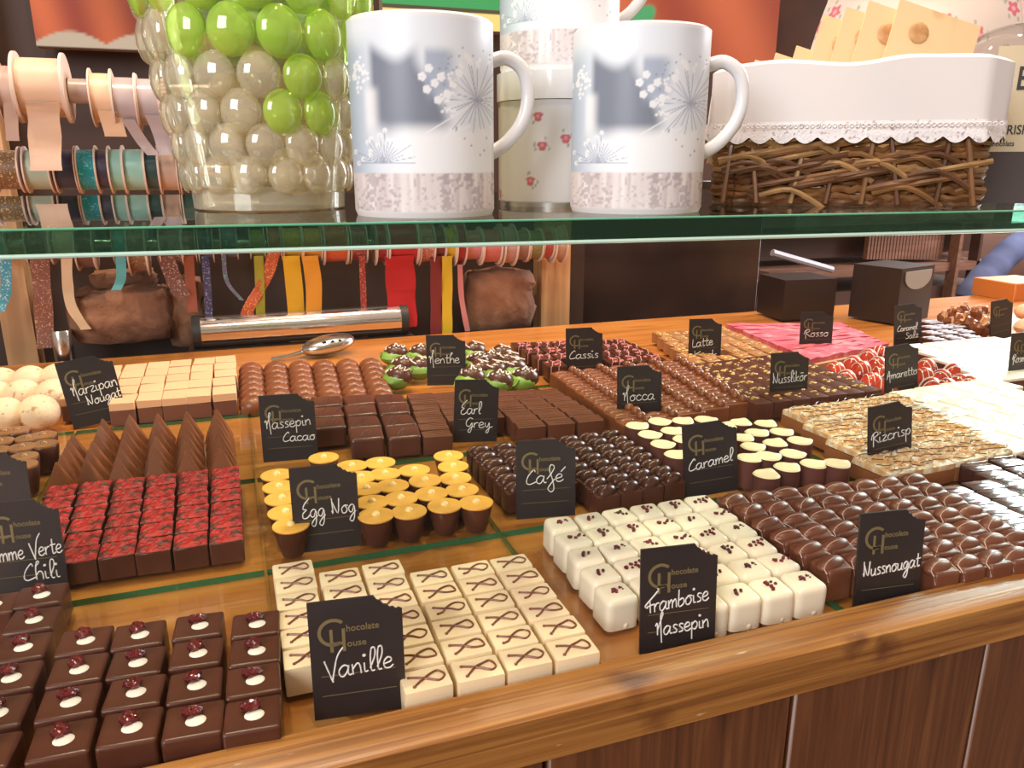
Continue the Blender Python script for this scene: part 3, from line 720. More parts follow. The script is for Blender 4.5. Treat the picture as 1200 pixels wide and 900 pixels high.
CNT = {}
def put(kname, pos, label, group, rz=0, s=1, name='praline', base=PT, tilt=(0, 0)):
    parts = R.choice(KINDS[kname]); o = None
    for i, (pn, me) in enumerate(parts):
        q = bpy.data.objects.new(name if i == 0 else pn, me); COL.objects.link(q)
        if i == 0:
            o = q; q.location = (pos[0], pos[1], base); q.rotation_euler = (tilt[0], tilt[1], rz); q.scale = (s, s, s)
            setp(q, label=label, cat='chocolate', group=group, kind='thing')
        else: q.parent = o
    return o
NAMES = {'vanille': 'vanilla_slab', 'framb': 'raspberry_cube', 'nuss': 'almond_praline', 'cafe': 'coffee_praline', 'earl': 'tea_chocolate_slab', 'mcacao': 'cocoa_square', 'milk': 'domed_praline', 'marz': 'marzipan_nougat', 'chili': 'red_topped_cube', 'cherry': 'cherry_square', 'cassis': 'currant_praline', 'mocca': 'beaded_praline', 'lait': 'caramel_nut_square', 'nussl': 'dark_nut_square', 'riz': 'crisp_piece', 'wtile': 'lumpy_white_square', 'wsq': 'white_glazed_square', 'dtile': 'glossy_dark_square', 'stripe': 'striped_square'}
def ordlab(k, n):
    return ordn[k] if k < len(ordn) else 'last'
def place_cols(kname, cols, base_label, group, z, hx, hy, rzj=2.0, rz0=0, name='praline', base=PT, jit=.0004, skip=(), sj=.01, ignore_signs=False, sc=None, tilt=(0, 0)):
    """cols: list of lists of world points front->back; labels count only what stands there"""
    keep = []
    if sc is None: sc = .952 if name == 'praline' else 1.0
    if name == 'praline': name = NAMES[kname]
    for ci, c in enumerate(cols):
        k = []
        for ri, p in enumerate(c):
            if (ci, ri) in skip: continue
            u, v = proj((p[0], p[1], z * .6))
            if not (-28 < u < 1228 and v < 925): continue
            if not ignore_signs and not clear_of_signs(p[0], p[1], hx, hy): continue
            k.append(p)
        if k: keep.append(k)
    for ci, c in enumerate(keep):
        for ri, p in enumerate(c):
            lab = '%s, %s from the front in the %s column' % (base_label, ordlab(ri, len(c)), ordlab(ci, len(keep)))
            put(kname, (p[0] + R.uniform(-jit, jit), p[1] + R.uniform(-jit, jit)), lab, group, rad(rz0 + R.uniform(-rzj, rzj)), sc + R.uniform(-sj, sj), name, base, tilt)
def grid_cols(q, nx, ny, z, rows=None):
    """q = top centres TL,TR,FR,FL in the picture at height z -> columns front->back"""
    TL, TR, FR, FL = [at(*c, z) for c in q]; cols = []
    for i in range(nx):
        u = i / (nx - 1); a = FL.lerp(FR, u); b = TL.lerp(TR, u)
        cols.append([a.lerp(b, j / (ny - 1)) for j in range(ny)])
    return cols
def line_cols(L, z):
    out = []
    for back, front, n in L:
        a, b = at(*front, z), at(*back, z); out.append([a.lerp(b, j / max(1, n - 1)) for j in range(n)])
    return out
Zt = lambda h: PT + h
# vanilla slabs
place_cols('vanille', [[Vector((x, .3345 + .0196 * j, 0)) for j in range(n)] for x, n in ((.0185, 8), (.0455, 7), (.0725, 7), (.0995, 6), (.1262, 6), (.1530, 6))][:],
           'cream vanilla slab with brown loop', 'cream vanilla slabs with brown icing loops', Zt(.0165), .008, .0085, 1.2, sc=.975)
place_cols('framb', grid_cols([(657.5, 611), (822.5, 585.5), (941, 677), (743, 716)], 6, 6, Zt(.0205)), 'white cube with raspberry crumbs', 'white raspberry cubes', .02, .005, .010, 5, -1, sc=.96)
place_cols('nuss', grid_cols([(860, 578), (1070, 555), (1222, 637), (1004, 670)], 8, 7, .029), 'almond-topped milk praline', 'almond-topped nougat pralines', .02, .002, .009, 5, -4, sc=.99)
place_cols('cafe', grid_cols([(561, 525), (716, 507), (786, 557), (625, 588)], 7, 8, Zt(.0195)), 'ridged dark coffee praline', 'ridged dark coffee pralines', .02, .010, .015, 1.5, 0)
place_cols('earl', grid_cols([(493, 463), (640, 458), (689, 489), (511, 507)], 6, 7, Zt(.018)), 'thin grooved brown slab', 'grooved brown tea slabs', .02, .011, .014, 1.5, -3, tilt=(.05, 0), sc=.98)
place_cols('mcacao', grid_cols([(345, 471), (457, 466), (472, 505), (342, 511)], 4, 4, Zt(.0195)), 'dark rounded cocoa square', 'dark cocoa marzipan squares', .02, .016, .016, 3, -4, sc=.97)
place_cols('milk', grid_cols([(294, 426), (434, 421), (447, 459), (296, 465)], 6, 7, .02), 'domed oval milk praline', 'domed oval milk pralines', .02, .012, .004, 3, -4)
place_cols('marz', grid_cols([(100, 434), (265, 419), (262, 455), (82, 471)], 7, 5, Zt(.0262)), 'marzipan and nougat block', 'marzipan and nougat blocks', .02, .010, .0, 2, 0, jit=.001)
place_cols('pyr', line_cols([((85, 508), (66, 541), 5), ((120, 490), (100, 537), 6), ((152, 486), (137, 536), 6), ((185, 484), (180, 531), 6), ((219, 481), (217, 527), 6), ((254, 479), (257, 524), 6)], Zt(.031)), 'pointed milk chocolate pyramid', 'milk chocolate pyramids', .02, .010, .004, 3, name='pyramid_chocolate')
place_cols('chili', grid_cols([(71, 572), (264, 551), (265, 624), (47, 652)], 6, 6, Zt(.018)), 'dark cube with red flakes', 'dark cubes with red flakes', .02, .010, .002, 2, -1)
place_cols('cherry', line_cols([((-10, 706), (-95, 800), 4), ((48, 695), (-22, 880), 6), ((99, 748), (71, 863), 4), ((163, 741), (153, 849), 4), ((233, 730), (226, 842), 4), ((300, 728), (296, 834), 4)], Zt(.0195)), 'dark square with cherry piece', 'dark squares with cherry and white drop', .02, .012, .004, 2, -3)
place_cols('cassis', grid_cols([(612, 403), (725, 399), (765, 418), (650, 425)], 6, 4, Zt(.019)), 'dark praline with pink icing', 'dark pralines with pink icing', .02, .012, .004, 1.5, -5)
place_cols('mocca', grid_cols([(665, 437), (790, 424), (857, 468), (745, 492)], 5, 8, Zt(.0185)), 'milk block with chocolate beads', 'milk chocolate blocks with beads', .02, .014, .0, 1.5, 3)
place_cols('lait', grid_cols([(778, 391), (850, 387), (908, 412), (818, 424)], 6, 6, Zt(.016)), 'caramel-coloured nut tile', 'caramel-coloured nut tiles', .02, .012, .0, 1, 0, sc=.94)
place_cols('nussl', grid_cols([(825, 429), (922, 417), (1012, 452), (885, 466)], 7, 6, Zt(.020)), 'dark tile with golden nuts', 'dark tiles with golden nuts', .02, .012, .0, 1, 0, sc=.945)
place_cols('riz', grid_cols([(950, 482), (1050, 468), (1150, 520), (1040, 540)], 4, 4, Zt(.0195)), 'rice crisp slab piece with drizzle', 'rice crisp slab pieces', .02, .014, -.006, 1, 2, ignore_signs=True, jit=.0002)
place_cols('wtile', grid_cols([(1075, 462), (1165, 448), (1262, 492), (1178, 516)], 4, 4, Zt(.019)), 'lumpy white chocolate tile', 'lumpy white chocolate tiles', .02, .014, .0, 1.5, 6)
place_cols('wsq', grid_cols([(1080, 405), (1170, 397), (1240, 430), (1155, 440)], 5, 5, Zt(.0165)), 'white-glazed dark tile', 'white-glazed dark tiles', .02, .014, .0, 1.5, 0, sc=.92)
place_cols('dtile', grid_cols([(1133, 537), (1230, 520), (1302, 557), (1205, 574)], 4, 5, Zt(.0165)), 'glossy dark tile of rear block', 'glossy dark tiles, rear block', .02, .0, .0, 1, -2, ignore_signs=True)
place_cols('dtile', grid_cols([(1116, 573), (1221, 555), (1300, 600), (1194, 612)], 4, 5, Zt(.0165)), 'glossy dark tile of front block', 'glossy dark tiles, front block', .02, .0, .0, 1, -3, ignore_signs=True)
# egg nog cups, column by column, front to back
EGG = [[(341, 616), (335, 601), (331, 585), (327, 571), (325, 557)], [(379, 537)], [(441, 605), (436, 589), (430, 574), (423, 560), (413, 547)], [(480, 600), (470, 585), (460, 570), (451, 556), (445, 543)],
       [(521, 593), (506, 579), (498, 564), (486, 552)], [(558, 590), (542, 575), (534, 561), (531, 547), (526, 535)]]
place_cols('egg', [[at(x, y, Zt(.021)) for x, y in c] for c in EGG], 'dark cup with yellow disc top', 'dark cups with yellow tops', .02, .002, -.002, 180, ignore_signs=True, name='chocolate_cup', sc=1.03)
CAR = [[(837, 559), (815, 538)], [(795, 540), (793, 530), (792, 515), (773, 497)], [(807, 539)], [(780, 518), (761, 507), (746, 497)], [(898, 551), (878, 533), (882, 520), (869, 511), (850, 498)], [(922, 544), (900, 531), (909, 517), (887, 505), (868, 493)],
       [(952, 540), (928, 529), (938, 513), (916, 504), (897, 494)], [(979, 541)], [(800, 490), (827, 490)]]
CAR = [[(793, 530), (777, 518), (761, 507), (746, 497)], [(802, 513), (788, 503), (773, 492)], [(800, 491), (827, 490)],
       [(898, 553), (878, 534), (882, 521), (870, 511), (850, 497)], [(922, 545), (900, 532), (909, 517), (887, 505), (868, 493)], [(953, 541), (928, 529), (937, 514), (916, 504), (897, 494)], [(980, 541)]]
CAR = [[p for p in c if p not in ((790, 526), (828, 541))] for c in CAR]
place_cols('caramel', [[at(x, y, Zt(.026)) for x, y in c] for c in CAR], 'brown cylinder with cream top', 'brown cylinders with cream tops', .02, .002, -.002, 40, ignore_signs=True, name='chocolate_cup', sc=.96)
HZ = [[(-12, 540), (-4, 528), (0, 517), (5, 506)], [(27, 545), (28, 535), (26, 524), (33, 513), (20, 504)], [(52, 520), (50, 510)]]
place_cols('hazel', [[at(x, y, Zt(.024)) for x, y in c] for c in HZ], 'small cup topped by a hazelnut', 'small dark cups with hazelnuts', .02, .002, -.004, 180, name='chocolate_cup', ignore_signs=True)
RD = [[(980, 427), (992, 437), (1010, 426)], [(1000, 420), (1018, 412), (1032, 408)], [(1022, 440), (1034, 431), (1029, 421), (1045, 416)], [(1040, 446), (1046, 438), (1044, 428)], [(1092, 446), (1084, 434), (1086, 423)], [(1110, 447), (1104, 436)], [(1126, 442), (1137, 444), (1118, 429)]]
place_cols('red', [[at(x, y + 3, Zt(.014)) for x, y in c] for c in RD], 'red glazed dome with white stripes', 'red glazed domes with white stripes', .02, .002, .001, 60, name='red_dome', jit=.0)
MN = [[(464, 443), (470, 431), (461, 416)], [(492, 432), (490, 416)], [(550, 444), (557, 426)], [(582, 448), (562, 436), (555, 413)], [(580, 436), (572, 424)], [(612, 444), (603, 433), (595, 425), (586, 417)]]
place_cols('mint', [[at(x, y, Zt(.014)) for x, y in c] for c in MN], 'green mint praline dipped in chocolate', 'green mint pralines', .02, .002, .002, 40, jit=.0, name='mint_praline', sc=1.3)
TR_ = [[(5, 492), (22, 480), (-4, 470), (3, 452)], [(45, 490), (30, 466), (37, 450)], [(62, 470), (68, 450)]]
TR_ = [[(6, 487), (-6, 466), (2, 449)], [(46, 483), (27, 464), (36, 447)], [(64, 463), (68, 444)]]
place_cols('truffle', [[at(x, y, Zt(.0185)) for x, y in c] for c in TR_], 'pale powdered truffle ball', 'pale powdered truffles', .02, .004, .004, 180, name='truffle', jit=.0)
RK = [[(1112, 378), (1118, 370)], [(1128, 380), (1131, 368)], [(1146, 384), (1143, 370)], [(1158, 382), (1160, 370)]]
place_cols('rock', [[at(x, y + 2, Zt(.012)) for x, y in c] for c in RK], 'milk chocolate almond cluster', 'milk chocolate almond clusters', .02, .0, .0, 180, name='almond_cluster', ignore_signs=True, jit=0)
place_cols('stripe', grid_cols([(1090, 377), (1112, 376), (1136, 393), (1094, 396)], 3, 4, Zt(.016)), 'small dark square with pale stripes', 'small dark squares with pale stripes', .02, .012, .0, 1, 0)
# loose and special sweets
pb = [at(850, 378, .022), at(984, 377, .022), at(1042, 402, .022), at(951, 420, .022)]
pink = empty('pink_slab', ((pb[0] + pb[2]) / 2).to_tuple()[:2] + (PT,), label='pink bumpy slab scored in strips on a pale board', cat='chocolate')
def bil(q, u, v): return q[3].lerp(q[2], u).lerp(q[0].lerp(q[1], u), v)
cpt = pink.location.copy()
def slab_quad(q, z0, z1, grow=0):
    c = (q[0] + q[1] + q[2] + q[3]) / 4; P = []
    for p in q: d = (p - c); d.z = 0; P.append((p.x + d.x * grow - cpt.x, p.y + d.y * grow - cpt.y))
    v = [(x, y, z0 - PT) for x, y in P] + [(x, y, z1 - PT) for x, y in P]
    return MB().add(v, [(0, 1, 2, 3), (7, 6, 5, 4), (0, 4, 5, 1), (1, 5, 6, 2), (2, 6, 7, 3), (3, 7, 4, 0)])
link('board', slab_quad(pb, PT, .014, .06), mat('pale_board', (.55, .30, .14), .5), pink)
PINK = mat('pink_icing', (.62, .11, .16), .5, noise=(45, (.86, .32, .36), .5, .72, 5), bump=(120, .8, .002))
for k in range(9):
    m = MB(); n = 14; v = []
    for s_ in (0, 1):
        for i in range(n + 1):
            p = bil(pb, i / n, (k + .04 + .92 * s_) / 9); v.append((p.x - cpt.x, p.y - cpt.y, .014 - PT))
            v.append((p.x - cpt.x, p.y - cpt.y, .021 - PT + R.uniform(-.0012, .0012)))
        
    f = []; o_ = 2 * (n + 1)
    for i in range(n):
        a = 2 * i
        f += [(a, a + 2, a + 3, a + 1), (o_ + a, o_ + a + 1, o_ + a + 3, o_ + a + 2), (a + 1, a + 3, o_ + a + 3, o_ + a + 1), (a, o_ + a, o_ + a + 2, a + 2)]
    f += [(0, 1, o_ + 1, o_), (2 * n, o_ + 2 * n, o_ + 2 * n + 1, 2 * n + 1)]
    link('pink_strip', m.add(v, f), PINK, pink)

# silver scoop lying on the counter
STEEL = mat('brushed_steel', (.62, .60, .58), .22, 1)
a = at(318, 421, .004); b = at(352, 414, .008); c = at(372, 410, .010)
sc = empty('serving_scoop', (a.x, a.y, 0), math.atan2(c.y - a.y, c.x - a.x), label='slotted silver scoop lying behind the domed milk pralines', cat='scoop')
L_ = (c - a).length; L_ = Vector((L_, 0)).length
link('handle', MB().tube([(0, 0, .0035), (L_ * .4, 0, .006), (L_ * .72, 0, .010)], [.003, .0026, .0035], 8), STEEL, sc)
m = MB(); m.ell((0, 0, 0), (.040, .022, .014), 20, 12, M=Matrix.Translation((L_ * .72 + .034, 0, .016)) @ Matrix.Rotation(-.12, 4, 'Y'))
bw = link('bowl', m, STEEL, sc)
BLK = mat('black_slot', (.01, .01, .01), .5)
for k in range(3):
    link('slot', MB().ell((0, 0, 0), (.0032, .0014, .0045), 8, 6), BLK, bw, loc=(L_ * .72 + .024 + k * .011, -.0165 - .0008 * (k == 1), .0225), rot=(.7, .3, 0))

# ================================================================== GLASS SHELF AND FRONT PANE
ZS = CH - .029; ST = .0118
sa, sb = at(0, 270, ZS), at(1200, 247, ZS); sd = (sb - sa).normalized(); sn = Vector((-sd.y, sd.x, 0))
def shelf_pt(u, v): return sa + sd * u + sn * v
q = [shelf_pt(-.55, 0), shelf_pt(1.7, 0), shelf_pt(1.7, .40), shelf_pt(-.55, .40)]
m = MB().add([(p.x, p.y, z) for z in (ZS - ST, ZS) for p in q], [(0, 3, 2, 1), (4, 5, 6, 7), (0, 1, 5, 4), (1, 2, 6, 5), (2, 3, 7, 6), (3, 0, 4, 7)])
me = bpy.data.meshes.new('glass_shelf'); me.from_pydata(m.v, [], m.f)
me.materials.append(thin_glass('shelf_glass', (.86, .95, .90), .9)); me.materials.append(edge_glass('shelf_edge', (.010, .085, .045), .72))
for p in me.polygons: p.material_index = 0 if abs(p.normal.z) > .5 else 1
o = bpy.data.objects.new('glass_shelf', me); COL.objects.link(o)
setp(o, label='thick clear glass shelf with green edge carrying the mugs and basket', cat='shelf')
for nm, z, r_, c_ in (('arris_highlight', ZS - ST, .0011, (.55, .78, .70)), ('arris_highlight', ZS, .0006, (.10, .42, .26))):  # arris tubes in paler colours, painting the bright lines along the shelf edge
    p0, p1 = shelf_pt(-.55, -.0002), shelf_pt(1.7, -.0002)
    link(nm, MB().tube([(p0.x, p0.y, z), (p1.x, p1.y, z)], r_, 8), mat('arris_%d' % int(z * 1e4), c_, .1, coat=1), o)
# chrome shelf supports outside the frame carry it
for u in (-.45, 1.15):
    p = shelf_pt(u, .2); pp = link('support_post', MB().lathe([(.010, 0), (.010, ZS - ST)], 16), STEEL, loc=(p.x, p.y, 0))
    setp(pp, label='round steel post under the %s end of the glass shelf' % ('left' if u < 0 else 'right'), cat='post')
# leaning front pane between rail and shelf
x0, x1 = -.6, 1.5
m = MB(); th = .004
def fy(x): return sa.y + (x - sa.x) * sd.y / sd.x + .012
v = []
for x in (x0, x1):
    for (y, z) in ((.3225, .0158), (fy(x), ZS - ST - .001)): v += [(x, y, z), (x, y + th, z)]
me = bpy.data.meshes.new('front_pane'); me.from_pydata(v, [], [(0, 4, 6, 2), (1, 3, 7, 5), (2, 6, 7, 3), (0, 1, 5, 4), (0, 2, 3, 1), (4, 5, 7, 6)])
me.materials.append(thin_glass('pane_glass', (.985, .985, .98), .17)); 
o = bpy.data.objects.new('front_pane', me); COL.objects.link(o); setp(o, label='clear leaning glass pane between front rail and shelf', cat='glass pane')

# ================================================================== ON THE SHELF
def xy(px, t): r = ray(px, 190); return r[0] * t, r[1] * t
CER = mat('white_porcelain', (.86, .86, .88), .12, coat=.5)
def seg_d(X, Y, x0, y0, x1, y1):
    dx, dy = x1 - x0, y1 - y0; t = np.clip(((X - x0) * dx + (Y - y0) * dy) / (dx * dx + dy * dy + 1e-9), 0, 1)
    return np.hypot(X - x0 - t * dx, Y - y0 - t * dy)
def sm(a, b, x): t = np.clip((x - a) / (b - a), 0, 1); return t * t * (3 - 2 * t)
def vnoise(X, Y, seed):
    rs = np.random.RandomState(seed); G = rs.rand(64, 64); xi = np.floor(X).astype(int); yi = np.floor(Y).astype(int); fx = X - xi; fy_ = Y - yi
    fx = fx * fx * (3 - 2 * fx); fy_ = fy_ * fy_ * (3 - 2 * fy_); g = lambda a, b: G[a % 64, b % 64]
    return (g(xi, yi) * (1 - fx) + g(xi + 1, yi) * fx) * (1 - fy_) + (g(xi, yi + 1) * (1 - fx) + g(xi + 1, yi + 1) * fx) * fy_
def mug_print(U, V):
    th = (U - .5) * 2 * math.pi
    x = (np.sin(th) + 1) / 2; x = np.where(np.abs(th) > math.pi / 2, (U * 1.7) % 1, x); y = 1 - V; A = 1.26; Y = y * A
    C = np.stack([np.full_like(x, .86), np.full_like(x, .92), np.full_like(x, 1.0)], 1)
    def blend(c, w): nonlocal C; w = np.clip(w, 0, 1)[:, None]; C = C * (1 - w) + np.array(c) * w
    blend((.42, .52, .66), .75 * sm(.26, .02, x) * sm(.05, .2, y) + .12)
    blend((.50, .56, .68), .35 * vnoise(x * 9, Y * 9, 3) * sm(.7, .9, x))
    w = sm(.14, .20, x) * sm(.62, .50, x + .10 * np.sin(y * 9)) * sm(.13, .22, y + .04 * np.sin(x * 14)) * sm(.62, .50, y + .25 * (x < .28) * (.28 - x))
    blend((.16, .19, .26), w * .92)
    w = sm(.5, .54, x) * sm(.76, .64, x) * sm(.14, .2, y) * sm(.45, .34, y); blend((.32, .40, .54), w * .8)
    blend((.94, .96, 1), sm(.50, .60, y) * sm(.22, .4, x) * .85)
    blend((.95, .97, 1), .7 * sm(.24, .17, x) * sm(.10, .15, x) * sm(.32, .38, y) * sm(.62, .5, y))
    rs = random.Random(5); dark = np.full_like(x, 9.); light = np.full_like(x, 9.)
    cx, cy = .86, .40 * A
    for k in range(26):
        a = 2 * math.pi * k / 26 + rs.uniform(-.1, .1); L = rs.uniform(.16, .30)
        ex, ey = cx + L * math.cos(a) * .9, cy + L * math.sin(a); dark = np.minimum(dark, seg_d(x, Y, cx, cy, ex, ey) * 1.2)
        for q in range(5):
            b = a + rs.uniform(-.5, .5); light = np.minimum(light, np.hypot(x - ex - .03 * math.cos(b) * q / 2, Y - ey - .03 * math.sin(b) * q / 2) - .006)
    for k in range(30):
        a = rs.uniform(0, 6.3); L = rs.uniform(.25, .36); ex, ey = cx + L * .8 * math.cos(a), cy + L * math.sin(a); dark = np.minimum(dark, np.hypot(x - ex, Y - ey) - .004)
    for fx, fy2 in ((.50, .30), (.545, .26), (.58, .33), (.53, .36), (.62, .30), (.66, .38), (.60, .41), (.70, .33)):
        for q in range(5): b = q * 1.256; light = np.minimum(light, np.hypot(x - fx - .014 * math.cos(b), Y - fy2 * A - .014 * math.sin(b)) - .010)
    light = np.minimum(light, seg_d(x, Y, .52, .57 * A, .80, .44 * A)); 
    cx, cy = .23, .72 * A
    for k in range(18):
        a = math.pi + math.pi * k / 17; L = rs.uniform(.10, .22); dark = np.minimum(dark, seg_d(x, Y, cx, cy, cx + L * math.cos(a), cy + L * math.sin(a)) * 1.3)
        light = np.minimum(light, np.hypot(x - cx - L * math.cos(a), Y - cy - L * math.sin(a)) - .012)
    for k in range(40): light = np.minimum(light, np.hypot(x - rs.gauss(.09, .035), Y - rs.gauss(.27, .04) * A) - .006)
    blend((.93, .95, 1), sm(.008, .0, light) * .9)
    blend((.24, .28, .42), sm(.006, .0, dark) * .75)
    w = sm(.765, .775, y); n1 = vnoise(x * 46, Y * 3, 8); n2 = vnoise(x * 60, Y * 60, 9)
    base = np.stack([.62 + .30 * n1, .53 + .34 * n1, .55 + .33 * n1], 1); dk = (sm(.55, .75, n2 * .6 + vnoise(x * 14, Y * 8, 2) * .5) * .55)[:, None]
    base = base * (1 - dk) + np.array((.33, .27, .31)) * dk
    C = C * (1 - w[:, None]) + base * w[:, None]
    blend((.88, .86, .88), sm(.962, .972, y))
    blend((.9, .9, .92), sm(.02, .008, y))
    return C
MR, MH = .0398, .101
def mug_body():
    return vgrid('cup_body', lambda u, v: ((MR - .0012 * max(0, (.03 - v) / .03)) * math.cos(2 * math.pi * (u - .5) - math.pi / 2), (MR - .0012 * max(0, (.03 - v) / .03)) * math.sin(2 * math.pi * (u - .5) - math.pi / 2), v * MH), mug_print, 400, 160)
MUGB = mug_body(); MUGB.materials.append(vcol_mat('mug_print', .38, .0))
MUGI = MB().lathe([(MR, MH), (MR - .0012, MH + .0012), (MR - .003, MH), (MR - .0036, .008), (.002, .006)], 48, cap0=False).mesh('inner_wall'); MUGI.materials.append(CER)
MUGF = MB().lathe([(MR - .003, 0), (MR - .0012, 0), (MR - .0012, .0006)], 48).mesh('cup_base'); MUGF.materials.append(CER)
P = smooth_path([(MR - .002, 0, .083), (MR + .009, 0, .0855), (MR + .0185, 0, .079), (MR + .0215, 0, .066), (MR + .0185, 0, .052), (MR + .009, 0, .040), (MR - .002, 0, .033)], 6)
hm = MB(); hm.tube([(p[0], p[1] * 1, p[2]) for p in P], .0040, 12, ref=(0, 1, 0)); MUGH = hm.mesh('handle'); MUGH.materials.append(CER)
def mug(px, t, z, label, hang=8, rot=0):
    x, y = xy(px, t); e = empty('mug', (x, y, z), -YAW + math.atan((px - 600) / F) * -1 + rad(rot), label=label, cat='mug', group='winter flower mugs')
    link('cup_body', MUGB, parent=e); link('inner_wall', MUGI, parent=e); link('cup_base', MUGF, parent=e)
    h = link('handle', MUGH, parent=e); h.rotation_euler = (0, 0, rad(hang)); return e
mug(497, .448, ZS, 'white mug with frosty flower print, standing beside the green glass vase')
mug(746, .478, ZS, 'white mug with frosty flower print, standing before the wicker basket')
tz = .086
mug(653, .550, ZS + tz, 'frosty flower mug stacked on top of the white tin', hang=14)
def floral_print(base, s, seed, dens=1, sz=1):
    def f(U, V):
        C = np.ones((U.size, 3)) * np.array(base); rs = random.Random(seed)
        for k in range(int(26 * dens)):
            x, y = rs.random(), rs.random(); d = np.hypot(U - x, (V - y) * s) / sz; a = np.arctan2(V - y, U - x)
            w = sm(.030, .024, d + .006 * np.sin(5 * a))[:, None]; C = C * (1 - w) + np.array((.62, .16, .20)) * w
            w = sm(.012, .008, d)[:, None]; C = C * (1 - w) + np.array((.80, .38, .40)) * w
            for q in range(5):
                b = rs.uniform(0, 6.28); d2 = np.hypot((U - x - .045 * sz * math.cos(b)) * 1.4, (V - y) * s - .045 * sz * math.sin(b)) / sz; w = sm(.012, .008, d2)[:, None] * .7
                C = C * (1 - w) + np.array((.30, .34, .26)) * w
        return C
    return f
x, y = xy(653, .550); e = empty('flower_tin', (x, y, ZS), -YAW, label='white round tin with rose sprigs under a stacked mug', cat='tin')
tr = .041
me = vgrid('tin_body', lambda u, v: (tr * math.sin(2 * math.pi * (u - .5)), -tr * math.cos(2 * math.pi * (u - .5)), .0035 + v * .0640), floral_print((.80, .80, .82), .27, 11, .5, .45), 300, 70)
me.materials.append(vcol_mat('tin_print', .3)); link('tin_body', me, parent=e)
link('lid', MB().lathe([(tr - .001, .0675), (tr + .0012, .0680), (tr + .0012, tz - .0006), (tr - .001, tz), (.001, tz)], 48), CER, e)
link('tin_base', MB().lathe([(tr + .0008, 0), (tr + .0008, .003), (tr, .0035)], 48), STEEL, e)

# bubble glass vase
def bubble_glass(name, tint, body, k):
    m = thin_glass(name, tint, 2.2, .03); n = m.node_tree.nodes; L = m.node_tree.links; out = n['Material Output']
    prev = out.inputs[0].links[0].from_socket
    p = n.new('ShaderNodeBsdfPrincipled'); p.inputs['Base Color'].default_value = (*body, 1); p.inputs['Roughness'].default_value = .04
    p.inputs['Transmission Weight'].default_value = .0; p.inputs['IOR'].default_value = 1.32
    mx = n.new('ShaderNodeMixShader'); mx.inputs[0].default_value = k
    L.new(prev, mx.inputs[1]); L.new(p.outputs[0], mx.inputs[2]); L.new(mx.outputs[0], out.inputs[0]); return m
VG = bubble_glass('clear_bubble_glass', (1, .99, .94), (1, .90, .66), .26)
VGG = bubble_glass('green_bubble_glass', (.86, .98, .50), (.60, .95, .12), .40)
x, y = xy(314, .505)
vs = empty('bubble_glass_vase', (x, y, ZS), -YAW - .25, label='tall clear and green bubble glass vase left of the mugs', cat='vase'); vs.scale = (1.07, 1.07, 1.07)
prof = [(.043, 0), (.0445, .006), (.0455, .02), (.049, .04), (.0545, .07), (.0595, .10), (.062, .13), (.063, .17), (.063, .20)]
def vr(z):
    for (r0, z0), (r1, z1) in zip(prof, prof[1:]):
        if z <= z1: return r0 + (r1 - r0) * (z - z0) / (z1 - z0)
    return prof[-1][0]
pin = [(r - .006, max(z, .008)) for r, z in prof][::-1]
link('vase_wall', MB().lathe([(r - .0015, z) for r, z in prof], 48, cap1=False), bubble_glass('vase_wall_glass', (.99, .99, .93), (1, .90, .66), .12), vs)
link('vase_foot', MB().lathe([(.040, 0), (.044, .001), (.0445, .010), (.040, .013)], 48), VG, vs)
bub = {}
for key, mm in (('c', VG), ('g', VGG)):
    me = MB().ell((0, 0, 0), (1, 1.12, .55), 20, 8, half=True, M=Matrix.Rotation(math.pi / 2, 4, 'X')).mesh('glass_bubble'); me.materials.append(mm); bub[key] = me
rowz = [.020, .036, .053, .071, .092, .115, .139, .163, .187]
for j, z in enumerate(rowz):
    r0 = vr(z); n = 15 if j < 8 else 15; br = math.pi * r0 / n * .98
    for i in range(n):
        a = 2 * math.pi * (i + .5 * (j % 2)) / n
        pg = {0: .0, 1: .08, 2: .30, 3: .55, 4: .95, 5: 1, 6: 1, 7: 1, 8: 1}[j]
        front = math.sin(a) < .35
        side = math.cos(a)
        g = R.random() < pg * (1.0 if side > (-.45 if j > 3 else -.1) else .12)
        o = link('glass_bubble', bub['g' if g else 'c'], parent=vs, loc=(r0 * math.cos(a), r0 * math.sin(a), z), rot=(0, 0, a + math.pi / 2))
        o.scale = (br, br, min(br * 1.0, .0128 if j > 3 else .0105))
# green glass pebbles inside the vase
pale = MB()
for k in range(70):
    a = R.uniform(0, 6.28); z = R.uniform(.012, .10); rr = (vr(z) - .020) * math.sqrt(R.random()); pale.ell((rr * math.cos(a), rr * math.sin(a), z), (.009, .009, .007), 10, 7)
o = link('glass_pebbles', pale, bubble_glass('amber_pebble', (1, .96, .84), (.95, .74, .42), .35), vs); o['kind'] = 'stuff'
inner = MB()
for k in range(150):
    a = R.uniform(0, 6.28); z = R.uniform(.085, .19); rr = (vr(z) - .022) * math.sqrt(R.random()); inner.ell((rr * math.cos(a), rr * math.sin(a), z), (.010, .010, .008), 10, 7)
o = link('glass_pebbles', inner, bubble_glass('green_pebble', (.80, .97, .45), (.50, .85, .10), .5), vs); o['kind'] = 'stuff'

